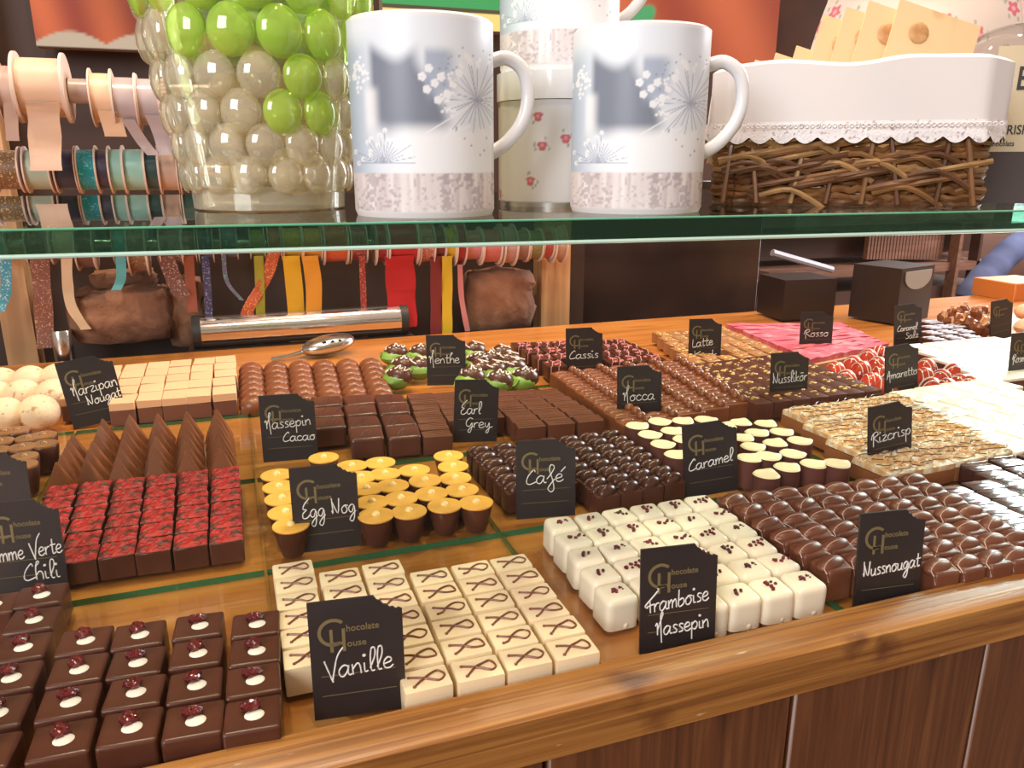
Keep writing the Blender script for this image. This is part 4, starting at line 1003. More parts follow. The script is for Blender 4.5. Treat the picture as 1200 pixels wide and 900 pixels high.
# wicker basket with lace cloth
pA, pB = at(830, 240, ZS), at(1160, 245, ZS); bd = (pB - pA); BL = bd.length; ang = math.atan2(bd.y, bd.x)
bk = empty('wicker_basket', (pA.x, pA.y, ZS), ang, label='brown wicker basket lined with a white lace-edged cloth', cat='basket')
BD, BH = .105, .088
def loop(z, inset=0, n=10, fl=0, wob=0, ph=0, s=1):
    """rounded rectangle path around the basket"""
    x0, x1, y0, y1 = inset - fl, BL - inset + fl, inset - fl, BD - inset + fl; r = .014; P = []
    seq = [((x0 + r, y0), (x1 - r, y0), 34), ((x1, y0 + r), (x1, y1 - r), 20), ((x1 - r, y1), (x0 + r, y1), 34), ((x0, y1 - r), (x0, y0 + r), 20)]
    k = 0
    for (a, b, n_) in seq:
        for i in range(n_ + 1):
            t = i / n_; nx, ny = (b[1] - a[1]), -(b[0] - a[0]); l = math.hypot(nx, ny); w = wob * math.sin(k * math.pi / 2 + ph); k += 1
            P.append((a[0] + (b[0] - a[0]) * t + nx / l * w, a[1] + (b[1] - a[1]) * t + ny / l * w, z + (R.uniform(-.0012, .0012) if wob else 0)))
    P.append(P[0]); return P
WICK = [mat('wicker_%s' % c, col, .35, coat=.3, noise=(60, tuple(q * .5 for q in col), .45, .75, 3)) for c, col in (('brown', (.24, .105, .035)), ('dark', (.13, .05, .02)), ('honey', (.40, .22, .085)))]
link('basket_floor', MB().box(.006, BL - .006, .006, BD - .006, .0006, .004), WICK[1], bk)
for j in range(20):
    z = .0026 + j * .0043
    link('wicker_strand', MB().tube(loop(z, .003, wob=.0016, ph=j * math.pi / 2 + R.uniform(-.4, .4)), R.uniform(.0019, .0026), 6), R.choice([WICK[0], WICK[0], WICK[2], WICK[1]]), bk)
for i in range(8):
    x = .010 + (BL - .02) * i / 7; lean = R.uniform(-.010, .010)
    link('wicker_stake', MB().tube([(x, -.0008, .002), (x + lean, -.001, .046), (x + lean, .003, BH - .022)], .0018, 6), R.choice(WICK), bk)
for i in range(44):  # slanting outer weavers seen on the front
    x = R.uniform(-.002, BL * .76); z = R.uniform(.004, .042)
    link('slanted_weaver', MB().tube(smooth_path([(x, .0005, z), (x + .02, -.0028, z + .004), (x + .042, .0005, z + .010 * R.choice((-1, 1, 1)) * .8)], 4), .0019, 6), R.choice(WICK), bk)
CLOTH = mat('white_cloth', (.74, .70, .70), .85, sheen=.3, bump=(500, .15, .0004))
def drape(zs, offs, scal=0, n=160, name='cloth'):
    v = []; f = []; base = loop(0, .001)
    # resample loop
    pts = [Vector(p) for p in base]; L = [0]
    for a, b in zip(pts, pts[1:]): L.append(L[-1] + (b - a).length)
    tot = L[-1]; rows = []
    c = Vector((BL / 2, BD / 2, 0))
    for z, off in zip(zs, offs):
        row = []
        for i in range(n):
            d = tot * i / n; k = max(q for q in range(len(L)) if L[q] <= d + 1e-9); k = min(k, len(pts) - 2)
            p = pts[k].lerp(pts[k + 1], (d - L[k]) / max(1e-9, L[k + 1] - L[k])); out = p - c; out.x /= BL; out.y /= BD; out.normalize()
            zz = z + .0018 * math.sin(d * 60) * (z > .07) + .003 * math.exp(-((d - BL * .55) / .02) ** 2) * (z > .08)
            if scal and z == min(zs): zz += scal * (1 - abs(math.sin(math.pi * d / .0135)))
            w = off + .0010 * math.sin(d * 90 + z * 60)
            row.append((p.x + out.x * w, p.y + out.y * w, zz))
        rows.append(row)
    for row in rows: v += row
    for j in range(len(rows) - 1):
        for i in range(n): f.append((j * n + i, j * n + (i + 1) % n, (j + 1) * n + (i + 1) % n, (j + 1) * n + i))
    return MB().add(v, f).mesh(name)
cl = link('cloth', drape([BH - .02, BH + .001, BH + .0035, BH + .001, BH - .02, BH - .034], [-.006, -.004, .001, .0055, .0065, .007]), CLOTH, bk)
LACE = mat('lace_cotton', (.84, .80, .82), .8, bump=(700, .6, .0008), noise=(420, (.52, .46, .47), .60, .68, 1))
link('lace_edge', drape([BH - .0335, BH - .042, BH - .0475], [.0078, .0082, .0085], scal=.0042, n=420, name='lace_edge'), LACE, cl)
m = MB()
for i in range(int(BL / .0034)):
    x = .002 + i * .0034; a = .0012
    m.tube([(x + a * math.cos(t), -.0085, BH - .0365 + a * math.sin(t)) for t in np.linspace(0, 6.283, 9)], .0004, 4)
link('eyelet_row', m, LACE, cl)
# wrapped biscuits standing in the basket
PKT = mat('cream_biscuit_bag', (.84, .60, .34), .35, noise=(30, (.62, .34, .15), .58, .72, 2), coat=.3)
bz = Matrix.Translation((pA.x, pA.y, ZS)) @ Matrix.Rotation(ang, 4, 'Z')
places = [('leftmost', .004, .062), ('second from the left', .017, .066), ('third from the left', .030, .070), ('fourth from the left', .043, .074), ('fifth from the left', .058, .092), ('sixth from the left', .072, .096), ('seventh from the left', .086, .099), ('large one nearest the right', .106, .099)]
for k, (nm, u, h) in enumerate(places):
    M = bz @ Matrix.Translation((u + .016, BD * .46, .020)) @ Matrix.Rotation(rad(22), 4, 'Z') @ Matrix.Rotation(rad(-12), 4, 'X') @ Matrix.Rotation(rad(17), 4, 'Y')
    m = MB(); wv = .056 if k < 4 else .062; g = []
    for yy in (-1, 1):
        for jj in range(7):
            for ii in range(7):
                uu, vv = ii / 6, jj / 6; e_ = math.sin(math.pi * uu) * math.sin(math.pi * vv) ** .7
                g.append(((uu - .5) * wv, yy * (.0006 + .0022 * e_), vv * h * 1.18))
    fs = [(q_ * 49 + jj * 7 + ii, q_ * 49 + jj * 7 + ii + 1, q_ * 49 + (jj + 1) * 7 + ii + 1, q_ * 49 + (jj + 1) * 7 + ii) for q_ in (0, 1) for jj in range(6) for ii in range(6)]
    ring = [i_ for i_ in range(7)] + [j_ * 7 + 6 for j_ in range(1, 7)] + [42 + i_ for i_ in range(5, -1, -1)] + [j_ * 7 for j_ in range(5, 0, -1)]
    fs += [(ring[i_], ring[(i_ + 1) % len(ring)], 49 + ring[(i_ + 1) % len(ring)], 49 + ring[i_]) for i_ in range(len(ring))]
    o = link('biscuit_bag', m.add(g, fs), PKT); o.matrix_world = M
    for (bx_, bz_) in ((-.2, .9), (.22, .62), (-.22, .42)):
        link('round_biscuit', MB().ell((bx_ * wv, -.0016 - .0008, bz_ * h * 1.1), (.0075, .0010, .0075), 14, 6), mat('biscuit', (.66, .38, .17), .6, noise=(150, (.5, .25, .1), .4, .7, 2)), o)
    setp(o, label='cream wrapped biscuit bag in the lace basket, %s' % nm, cat='packet', group='biscuit bags in the basket')

# printed card right of the basket
x, y = xy(1220, .56); e = empty('printed_card', (x, y, ZS), -YAW - .35, label='beige printed card with a dark foot right of the basket', cat='card')
h0, w0 = .107, .075
link('card_sheet', MB().box(-w0 / 2, w0 / 2, -.001, .001, .0, h0), mat('beige_card', (.60, .50, .34), .5), e)
link('dark_band', MB().box(-w0 / 2 - .0002, w0 / 2 + .0002, -.0022, .0018, .0, .036), mat('dark_band', (.06, .04, .04), .5), e)
INK = mat('black_ink', (.03, .025, .025), .5)
for body, xx, zz, hh in (('B', -.023, .078, .022), ('R CRISP', -.036, .048, .009), ('chocolats', -.034, .040, .005)):
    v, f, w = text_mesh(body, hh, .8); m = MB().add([(p[0] + xx, p[1] - .0012, p[2] + zz) for p in v], f); link('lettering', m, INK, e)

# floral cushion and glass dome behind the basket
me = vgrid('floral_bag', lambda u, v: ((u - .5) * .185 * (1 - .25 * max(0, v - .5)), -.03 * math.sin(math.pi * u) * math.sin(math.pi * min(1, v * 1.1)), v * .20), floral_print((.70, .58, .52), .9, 5, 2.0), 240, 200)
me.materials.append(vcol_mat('floral_fabric', .8, 0))
x, y = xy(1050, .82); o = bpy.data.objects.new('floral_bag', me); COL.objects.link(o); o.location = (x, y, ZS + .003); o.rotation_euler = (0, 0, -YAW - .3)
sol = o.modifiers.new('thickness', 'SOLIDIFY'); sol.thickness = .02; sol.offset = 1
setp(o, label='beige fabric bag with small rose print standing behind the basket', cat='bag')
x, y = xy(1172, .68)
dm = empty('cake_dome', (x, y, ZS), label='clear glass dome on a thin dark tray behind the basket', cat='dome')
link('dome', MB().lathe([(.062 * math.cos(a), .083 + .056 * math.sin(a)) for a in np.linspace(0, 1.50, 16)], 48, cap0=False), thin_glass('dome_glass', (.95, .93, .92), 1.6), dm)
link('tray', MB().lathe([(.058, .079), (.060, .081), (.058, .083)], 48), mat('dark_tray', (.04, .03, .03), .3), dm)
link('stem', MB().lathe([(.05, 0), (.045, .004), (.012, .012), (.012, .074), (.03, .079)], 32), mat('dark_tray', (.04, .03, .03), .3), dm)

# ================================================================== BACK WALL: RACK, RIBBONS, PICTURES
def px_w(px, py, y): # metres per pixel at plane y
    return (aty(px + 1, py, y) - aty(px, py, y)).length
SP = mat('spool_card', (.72, .56, .48), .6)
def ribbon_mat(name, col, rough=.4, fleck=None):
    return mat('ribbon_' + name, col, rough, noise=(400, fleck, .58, .66, 1) if fleck else None, sheen=.2)
RIB = {}
def spool(x0, x1, yc, rp, Y, col, label, tail=None, tw=None, flange=True, fleck=None, rough=.4, twist=0, fl=1.2):
    """a ribbon reel on a rod: x0..x1 and centre yc, radius rp given in the picture, at depth Y"""
    a, b = aty(x0, yc, Y), aty(x1, yc, Y); k = px_w((x0 + x1) / 2, yc, Y); r = rp * k * .97; w = (b - a).length
    key = str(tuple(round(c, 3) for c in col)) + str(fleck)
    m = RIB.setdefault(key, ribbon_mat('%d' % len(RIB), col, rough, fleck))
    e = empty('ribbon_spool', ((a.x + b.x) / 2, Y, (a.z + b.z) / 2), label=label, cat='ribbon spool', group='ribbon spools on the rack')
    RX = Matrix.Rotation(math.pi / 2, 4, 'Y')
    link('ribbon', MB().lathe([(.012, -w / 2 * .86), (r, -w / 2 * .86), (r * 1.004, 0), (r, w / 2 * .86), (.012, w / 2 * .86)], 32, M=RX, cap0=False, cap1=False), m, e)
    if flange:
        for s in (-1, 1): link('flange', MB().lathe([(.012, s * w / 2 * .86), (r * fl, s * w / 2 * .88), (r * fl, s * w / 2), (.012, s * w / 2)], 36, M=RX, cap0=False, cap1=False), SP, e)
    if tail:
        P = [aty(p[0], p[1], Y - r * .9 if i == 0 else Y - r * .6) - e.location for i, p in enumerate(tail)]
        hw = tw * k / 2
        W_ = [Vector((hw * (1 - .0 * i), hw * .25 * math.sin(i * 1.3 + twist), 0)) for i in range(len(smooth_path([tuple(p) for p in P], 5)))]
        link('ribbon_tail', MB().strip(smooth_path([tuple(p) for p in P], 5), W_), m, e)
    return e
YA, YB, YC = 1.10, 1.14, 1.26
spool(2, 21, 108, 34, YA, (.50, .34, .28), 'taupe ribbon spool at the left end of the upper rod', [(12, 120), (15, 165)], 16)
spool(21, 80, 103, 38, YA, (.72, .48, .34), 'wide cream ribbon spool with lace tail on the upper rod', [(50, 120), (52, 150), (54, 200)], 38)
spool(80, 107, 107, 16, YA, (.42, .33, .31), 'satin grey narrow roll between the cream spools', flange=False, rough=.25)
spool(108, 134, 115, 31, YA, (.76, .50, .33), 'cream ribbon spool right of the satin grey roll', [(128, 130), (136, 160)], 26)
spool(134, 162, 120, 31, YA, (.44, .35, .36), 'silver grey ribbon spool with slanting tail', [(150, 140), (166, 165), (180, 182)], 15, rough=.25)
spool(162, 188, 120, 29, YA, (.46, .38, .40), 'lilac grey satin ribbon spool beside the silver one', [(180, 135), (190, 160), (196, 182)], 20, rough=.22)
e = empty('bead_garland', tuple(aty(192, 90, YA)), label='cream bead garland hanging beside the glass vase', cat='garland')
for i in range(17):
    p = aty(191 + 14 * (i / 16) ** 2, 95 + i * 4.6, YA - .03) - e.location; link('bead', MB().ell(p, (.0034,) * 3, 8, 6), mat('cream_bead', (.72, .52, .42), .3), e)
B_ = [(-8, 27, (.18, .09, .04), 'gold flecked brown ribbon spool at the left of the middle rod', (.60, .40, .18)), (31, 62, (.38, .46, .36), 'pale sage ribbon spool under the lace tail', None), (66, 92, (.03, .03, .07), 'navy ribbon spool beside the turquoise glitter one', None),
      (93, 116, (.0, .28, .36), 'turquoise glitter ribbon spool on the middle rod', (.10, .60, .66)), (114, 130, (.035, .025, .05), 'black ribbon spool right of the turquoise one', None), (130, 146, (.27, .50, .42), 'narrow mint ribbon spool on the middle rod', None),
      (146, 171, (.30, .54, .46), 'wider mint ribbon spool on the middle rod', None), (171, 187, (.02, .06, .06), 'dark teal ribbon spool on the middle rod', None), (187, 209, (.52, .36, .28), 'beige ribbon spool right of the dark teal one', None), (210, 236, (.02, .07, .06), 'dark green ribbon spool behind the vase foot', None)]
for x0, x1, c, lab, fk in B_: spool(x0, x1, 199, 26, YB, c, lab, fleck=fk)
C_ = [(-14, 10, 285, 22, (.05, .30, .42), 'blue ribbon spool at the left picture edge', [(6, 300), (7, 340), (-2, 366)], 14, (.5, .7, .8)),
      (32, 62, 288, 24, (.20, .07, .05), 'brown dotted ribbon spool with long tail by the wooden post', [(46, 300), (50, 350), (54, 408)], 22, (.5, .3, .2)),
      (66, 88, 285, 20, (.66, .48, .32), 'cream ribbon spool with curled tail under the shelf', [(78, 295), (79, 330), (84, 360), (101, 386)], 13, None),
      (90, 112, 292, 26, (.16, .07, .05), 'dark brown ribbon spool under the shelf', None, 0, None),
      (133, 150, 288, 22, (.10, .42, .46), 'teal ribbon spool with short tail', [(141, 300), (142, 325), (136, 340)], 12, None),
      (151, 173, 292, 32, (.22, .11, .06), 'brown and gold wide ribbon spool under the shelf', None, 0, (.45, .28, .12)),
      (187, 214, 288, 24, (.16, .06, .05), 'dark dotted ribbon spool with slanting tail', [(194, 300), (203, 325), (214, 347)], 20, (.5, .35, .3)),
      (214, 230, 288, 20, (.28, .07, .04), 'rust ribbon spool with straight tail', [(221, 300), (223, 330), (226, 366)], 12, None),
      (232, 250, 288, 20, (.04, .04, .10), 'navy ribbon spool with long thin tail', [(240, 300), (244, 350), (245, 404)], 9, (.25, .25, .5)),
      (258, 278, 284, 20, (.14, .12, .20), 'violet ribbon spool with tail curling to teal', [(262, 298), (266, 330), (284, 352)], 5, (.1, .5, .4)),
      (292, 310, 285, 18, (.34, .30, .03), 'olive ribbon spool with long narrow tail', [(303, 300), (305, 350), (306, 404)], 11, None),
      (313, 329, 285, 20, (.50, .09, .03), 'orange plaid ribbon spool with curled tail', [(321, 296), (312, 325), (292, 360), (288, 380), (296, 378)], 15, (.75, .35, .15)),
      (330, 353, 285, 20, (.66, .36, .015), 'golden yellow ribbon spool with long tail', [(341, 300), (346, 350), (349, 402)], 20, None),
      (353, 376, 285, 20, (.72, .30, .03), 'amber ribbon spool with long tail beside the yellow one', [(363, 300), (368, 340), (366, 400)], 19, None),
      (377, 406, 285, 24, (.60, .10, .02), 'bright orange ribbon spool under the shelf', None, 0, None),
      (408, 428, 285, 22, (.30, .03, .03), 'red glitter ribbon spool with thin tan tail', [(424, 300), (426, 350), (428, 400)], 7, (.6, .3, .2)),
      (438, 450, 285, 24, (.32, .015, .02), 'dark red ribbon spool left of the wide red tail', None, 0, None),
      (451, 487, 285, 24, (.46, .008, .018), 'wide crimson ribbon spool with broad tail', [(468, 300), (470, 340), (472, 384)], 34, None),
      (488, 505, 285, 24, (.45, .14, .11), 'red and white plaid ribbon spool under the shelf', None, 0, (.75, .5, .42)),
      (505, 518, 285, 20, (.18, .015, .02), 'burgundy ribbon spool with long tail', [(511, 300), (511, 350), (511, 392)], 13, None),
      (518, 530, 285, 20, (.62, .42, .02), 'lemon yellow ribbon spool with long tail', [(524, 300), (524, 350), (524, 391)], 12, None),
      (530, 541, 285, 24, (.34, .015, .02), 'narrow dark red ribbon spool right of the lemon one', None, 0, None),
      (541, 561, 287, 18, (.58, .20, .20), 'pink ribbon spool with lilac tail', [(539, 310), (541, 350), (548, 388)], 6, (.4, .25, .35)),
      (561, 583, 288, 20, (.56, .15, .14), 'rose pink ribbon spool on the lower rod', None, 0, None),
      (585, 600, 287, 22, (.50, .28, .26), 'pale rose sheer ribbon spool on the lower rod', None, 0, None),
      (601, 615, 287, 18, (.30, .16, .13), 'brownish ribbon spool on the lower rod', None, 0, None),
      (616, 631, 287, 17, (.20, .18, .06), 'green and gold ribbon spool on the lower rod', None, 0, (.45, .3, .2)),
      (632, 644, 286, 16, (.42, .06, .05), 'small red ribbon spool beside the wooden post', None, 0, None),
      (645, 658, 286, 19, (.48, .30, .22), 'pale tan ribbon spool in front of the wooden post', None, 0, None)]
for x0, x1, yc, rp, c, lab, tl, tw_, fk in C_: spool(x0, x1, yc, rp * .92, YC, c, lab, tl, tw_, fleck=fk)
# second yellow tail seen behind
rk = empty('ribbon_rack', (0, 1.3, 0), label='wooden ribbon rack with three rods behind the counter', cat='rack')
def vpost(x0, x1, ybot, Y, z1, nm='post', m=POST_WOOD, par=rk, dep=.04, z0=None):
    a, b = aty(x0, ybot, Y), aty(x1, ybot, Y); z0 = a.z if z0 is None else z0
    o = link(nm, MB().box(a.x, b.x, Y, Y + dep, z0, z1), m, par); 
    if par: o.location = -Vector(par.location)
    return o
vpost(9, 46, 424, 1.30, .62, z0=-.35); vpost(634, 667, 384, 1.30, .225, z0=-.35)
for Y, py, xa, xb in ((YA, 106, -130, 260), (YB, 199, -130, 300)):
    a, b = aty(xa, py, Y), aty(xb, py, Y); o = link('rod', MB().tube([(a.x, a.y, a.z), (b.x, b.y, (a.z + b.z) / 2 + (b.z - a.z) / 2)], .009, 10), STEEL, rk); o.location = -rk.location
a, b = aty(-60, 286, YC), aty(664, 286, YC); o = link('rod', MB().tube([a, b], .009, 10), STEEL, rk); o.location = -rk.location
for xx in (aty(-100, 106, YA).x, aty(250, 106, YA).x):
    for Y, z in ((YA, aty(0, 106, YA).z), (YB, aty(0, 199, YB).z)):
        o = link('rod_bracket', MB().box(xx - .006, xx + .006, Y, 1.36, z - .006, z + .006), STEEL, rk); o.location = -rk.location
o = link('cross_board', MB().box(-.45, .62, 1.345, 1.36, -.35, .60), mat('dark_backboard', (.045, .02, .014), .6), rk); o.location = -rk.location

def thing_box(nm, px0, px1, py0, py1, Y, dep, m, label, cat, bev=.002):
    a, b = aty(px0, py1, Y), aty(px1, py0, Y)
    o = link(nm, MB().rbox(b.x - a.x, dep, 0, b.z - a.z, bev, 2), m, loc=((a.x + b.x) / 2, Y + dep / 2, a.z)); return setp(o, label=label, cat=cat)
# foil roll, silver cylinder, rough brown blocks behind the counter
FOIL = mat('silver_foil', (.80, .76, .76), .16, 1, bump=(18, .3, .004))
a, b = aty(236, 389, 1.25), aty(468, 385, 1.25)
fr = empty('foil_roll', tuple(a), label='silver foil roll lying behind the counter under the ribbons', cat='roll')
d = b - a; Mx = Matrix.Rotation(math.pi / 2, 4, 'Y')
link('foil', MB().lathe([(.012, 0), (.024, 0), (.024, d.x), (.012, d.x)], 28, M=Mx, cap0=False, cap1=False), FOIL, fr)
for s in (0, 1): link('end_cap', MB().lathe([(.004, -.012), (.025, -.012), (.026, 0), (.012, .002)], 24, M=Matrix.Translation((s * d.x, 0, 0)) @ (Mx if s == 0 else Matrix.Rotation(-math.pi / 2, 4, 'Y'))), mat('black_cap', (.02, .018, .02), .5), fr)
link('cradle', MB().box(-.02, d.x + .02, -.02, .02, -.045, -.0245), mat('dark_backboard', (.045, .02, .014), .6), fr)
a = aty(77, 424, 1.25); o = link('steel_canister', MB().lathe([(.0125, 0), (.013, .002), (.013, .045), (.012, .047)], 24), STEEL, loc=(a.x, a.y, a.z)); setp(o, label='small upright steel cylinder behind the slate Marzipan sign', cat='canister')
BARK = mat('rough_brown', (.36, .17, .095), .85, noise=(14, (.14, .06, .035), .35, .65, 6), bump=(25, 1, .01))
def rough_block(px0, px1, py0, py1, Y, dep, label, seed, amp=.006):
    rr = random.Random(seed); a, b = aty(px0, py1, Y), aty(px1, py0, Y); w, h = b.x - a.x, b.z - a.z
    bm = bmesh.new(); bmesh.ops.create_cube(bm, size=1); bmesh.ops.subdivide_edges(bm, edges=bm.edges, cuts=5, use_grid_fill=True)
    for v in bm.verts:
        c = v.co; l = max(abs(c.x), abs(c.y), abs(c.z)); s = c.normalized() * .62; c2 = c.lerp(s, .45)
        v.co = Vector((c2.x * w, c2.y * dep, max(0, (c2.z + .5)) * h)) + Vector([rr.uniform(-amp, amp) for _ in range(3)]) * (1 if c.z > -.49 else .2)
    me = bpy.data.meshes.new('bark'); bm.to_mesh(me); bm.free(); me.polygons.foreach_set('use_smooth', [True] * len(me.polygons))
    return setp(link('cork_bark', me, BARK, loc=((a.x + b.x) / 2, Y + dep / 2, a.z)), label=label, cat='bark')
rough_block(86, 196, 338, 408, 1.26, .07, 'large rough brown bark block behind the marzipan pieces', 1)
rough_block(108, 178, 318, 340, 1.29, .05, 'smaller bark piece above the large block', 4, .003)
rough_block(550, 628, 318, 392, 1.27, .06, 'brown bark block between the yellow ribbon and post', 2)
rough_block(200, 238, 330, 410, 1.28, .05, 'dark bark block left of the foil roll', 3)

# black board right of the post
a, b = aty(669, 400, 1.40), aty(893, 280, 1.40)
o = link('black_board', MB().rbox(b.x - a.x, .02, -.45, .235, .003, 1), mat('blackboard', (.028, .014, .012), .25, noise=(8, (.05, .024, .018), .5, .7, 4)), loc=((a.x + b.x) / 2, 1.41, 0)); setp(o, label='dark brown glossy board right of the wooden post', cat='board')

# pictures on the wall
def drapes(U, V):
    f = .5 + .5 * np.sin(U * 13 + 1.5 * np.sin(V * 3)); g = .5 + .5 * np.sin(U * 5 + V * 6)
    C = np.array((.20, .022, .005)) * (1 - f)[:, None] + np.array((.40, .085, .022)) * f[:, None]; C = C * (.75 + .35 * g)[:, None]
    edge = .012 + .05 * np.abs(np.sin(U * math.pi * 1.9 + .0)) ; w = sm(edge + .01, edge, V)[:, None]
    return C * (1 - w) + np.array((.36, .33, .28)) * w
def picture(px0, px1, pyb, Y, h, fn, label, nu=120, nv=90):
    a, b = aty(px0, pyb, Y), aty(px1, pyb, Y); w = b.x - a.x
    e = empty('wall_picture', (a.x, Y, a.z), label=label, cat='picture')
    me = vgrid('print', lambda u, v: (u * w, -.0068, v * h), fn, nu, nv); me.materials.append(vcol_mat('picture_print', .5, .1)); link('print', me, parent=e)
    link('backing', MB().box(0, w, -.006, .02, -.001, h), mat('picture_backing', (.30, .24, .18), .6), e); return e
picture(44, 196, 54, 1.30, .30, drapes, 'orange drapery picture with pale lower border at upper left')
def gy(U, V):
    C = np.ones((U.size, 3)) * np.array((.62, .56, .22)); w = sm(.24, .25, V)[:, None]; C = C * (1 - w) + np.array((.05, .05, .03)) * w
    w = sm(.30, .31, V)[:, None]; C = C * (1 - w) + np.array((.03, .28, .10)) * w
    w = sm(.03, .02, np.hypot(U - .03, (V - .17)))[:, None]; return C * (1 - w) + np.array((.6, .04, .02)) * w
picture(448, 600, 30, 1.30, .10, gy, 'green and yellow picture strip behind the stacked mug')
def og(U, V):
    f = .5 + .5 * np.sin(U * 9 + V * 5); C = np.array((.24, .045, .025)) * (1 - f)[:, None] + np.array((.42, .11, .05)) * f[:, None]
    w = (sm(.07, .05, np.hypot((U - .16) * .8, V - .26 - .5 * (U - .16))))[:, None]; return C * (1 - w) + np.array((.05, .30, .14)) * w
picture(716, 905, 78, 1.30, .30, og, 'orange picture with a green leaf behind the stacked mug')
o = link('trim_1', MB().box(aty(-150, 0, 1.5).x, aty(10, 40, 1.5).x, 1.5, 1.53, .28, 1.2), POST_WOOD); setp(o, kind='structure')

# black boxes and goods at the back right
BB = mat('black_box_card', (.025, .014, .012), .4)
def corner_box(A, B, C, h, nm, label):
    A, B, C = Vector(A), Vector(B), Vector(C); D = A + (C - B); e = empty(nm, (B.x, B.y, PT), label=label, cat='box')
    P = [p - Vector((B.x, B.y)) for p in (A, B, C, D)]
    v = [(p.x, p.y, z) for z in (0, h) for p in P]
    link('carton', MB().add(v, [(0, 3, 2, 1), (4, 5, 6, 7), (0, 1, 5, 4), (1, 2, 6, 5), (2, 3, 7, 6), (3, 0, 4, 7)]).mesh('carton', False), BB, e); return e, P
e, P = corner_box((.892, 1.112), (.993, 1.101), (1.003, 1.185), .070, 'black_box', 'low dark brown box standing behind the pink slab')
e, P = corner_box((1.030, 1.106), (1.053, 1.020), (1.150, 1.045), .094, 'black_box', 'tall black box with a pale round print at back right')
mid = (P[1] + P[2]) / 2; dirv = (P[2] - P[1]).normalized(); nrm = Vector((dirv.y, -dirv.x))
pp = []
for t in np.linspace(math.pi, 2 * math.pi, 14): pp.append((mid + dirv * .040 * math.cos(t), .078 + .022 * math.sin(t)))
pp = [(mid - dirv * .040, .088), (mid + dirv * .040, .088)] + pp[::-1]
v = [(p.x + nrm.x * .0006, p.y + nrm.y * .0006, z) for p, z in pp] + [(p.x + nrm.x * .002, p.y + nrm.y * .002, z) for p, z in pp]; n = len(pp)
link('pale_print', MB().add(v, [tuple(range(n)), tuple(range(2 * n - 1, n - 1, -1))] + [(i, i + n, (i + 1) % n + n, (i + 1) % n) for i in range(n)]), mat('pale_print', (.42, .42, .40), .5), e)
a = at(1194, 353, .0); o = link('orange_box', MB().rbox(.12, .10, 0, .035, .002, 1), mat('orange_card', (.60, .20, .04), .5), loc=(a.x + .045, a.y + .05, .0005)); setp(o, label='orange box at the right picture edge behind the counter goods', cat='box')
for i, (px, py, lab) in enumerate(((1199, 368, 'upper white pastry at the right picture edge'), (1200, 386, 'lower white pastry at the right picture edge'))):
    a = at(px, py, .015); o = link('pastry', MB().ell((0, 0, .014), (.022, .02, .014), 16, 8, amp=.05), mat('pastry', (.80, .58, .40), .6), loc=(a.x + .01, a.y, PT)); setp(o, label=lab, cat='pastry', group='white pastries at the right edge')

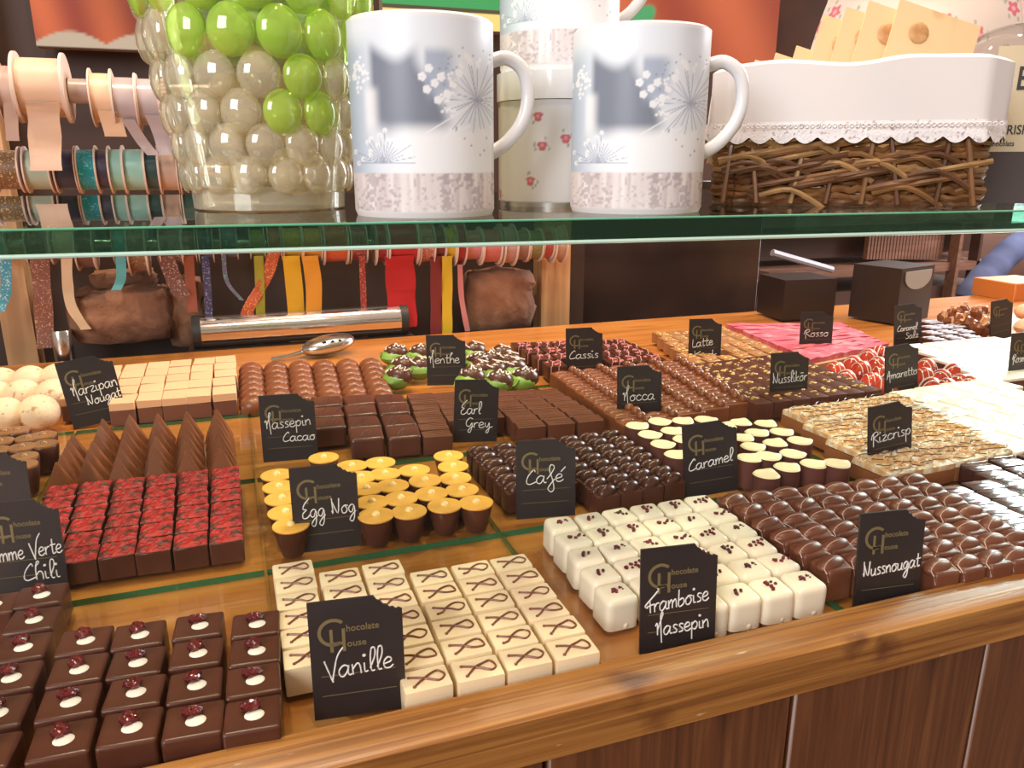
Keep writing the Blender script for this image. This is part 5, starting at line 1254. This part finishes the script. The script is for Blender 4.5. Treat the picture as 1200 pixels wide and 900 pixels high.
# brown cabinet far behind at the right
YF = 2.15
cb = empty('back_cabinet', (1.9, YF, -1), label='brown wooden cabinet with slatted panel far back at right', cat='cabinet')
CW = wood('cabinet_wood', (.13, .055, .035), (.19, .08, .05), (.25, .12, .08), 'X', .5, 4, knots=False)
def cbox(px0, px1, py0, py1, Y, dep, nm, m=CW):
    a, b = aty(px0, py1, Y), aty(px1, py0, Y); o = link(nm, MB().box(a.x, b.x, Y, Y + dep, a.z, b.z), m, cb); o.location = -cb.location; return o
cbox(880, 1165, 235, 268, YF, .3, 'top_board'); cbox(900, 1160, 305, 330, YF, .3, 'shelf_board'); cbox(880, 1160, 331, 430, YF + .02, .3, 'lower_panel', mat('dark_wood_panel', (.07, .028, .02), .5))
cbox(1106, 1128, 262, 430, YF - .02, .04, 'post'); cbox(1128, 1152, 262, 430, YF, .04, 'post', mat('dark_wood_panel', (.07, .028, .02), .5)); cbox(885, 1150, 262, 306, YF + .10, .2, 'back_panel', mat('dark_wood_panel', (.07, .028, .02), .5))
for i in range(24): cbox(1018 + i * 3.7, 1020.4 + i * 3.7, 266, 304, YF + .03, .02, 'slat')
a, b = aty(905, 296, YF - .05), aty(975, 316, YF - .05); o = link('reflection_streak', MB().tube([a, b], .011, 8), mat('grey_reflection', (.42, .38, .42), .5), cb); o.location = -cb.location  # grey-lilac tube stands in for a diagonal light reflection before the cabinet
# blue cloth sleeve behind the counter, with the hand at its end
SLV = mat('blue_cloth', (.12, .14, .28), .8, noise=(12, (.07, .08, .18), .4, .7, 3))
Y = 1.75
pp = [aty(1225, 268, Y), aty(1190, 290, Y), aty(1160, 318, Y), aty(1138, 345, Y), aty(1128, 372, Y)]
e = empty('coat_sleeve', tuple(pp[-1]), label='blue cloth sleeve reaching down behind the counter at right', cat='clothing')
m = MB(); q = smooth_path([tuple(p - pp[-1]) for p in pp], 6); m.tube(q, [.040 + .0015 * math.sin(i * 1.9) for i in range(len(q))], 16); link('sleeve', m, SLV, e)

# bright window of the side wall
wx = 3.6
wn = empty('window_1', (wx, 2.6, .25)); setp(wn, kind='structure')
wr = link('wall_right', MB().box(5.9, 5.96, -1, 3.3, -1, 2.2), mat('brown_panelling', (.15, .06, .035), .6)); setp(wr, kind='structure')
a, b = aty(1166, 300, 2.9), aty(1300, 255, 2.9)
link('pane', MB().box(0, 1.9, -.005, .005, 0, 1.95), emit('daylight_window', (.90, .95, 1), 6.0), wn)
for x0, x1, z0, z1 in ((-.05, 1.95, -.05, 0), (-.05, 1.95, 1.95, 2.0), (-.05, 0, 0, 1.95), (1.9, 1.95, 0, 1.95), (.92, .96, 0, 1.95)): link('window_frame', MB().box(x0, x1, -.03, .03, z0, z1), mat('frame_white', (.5, .45, .42), .5), wn)
wn.location = (aty(1172, 300, 2.9).x, 2.9, -.02)
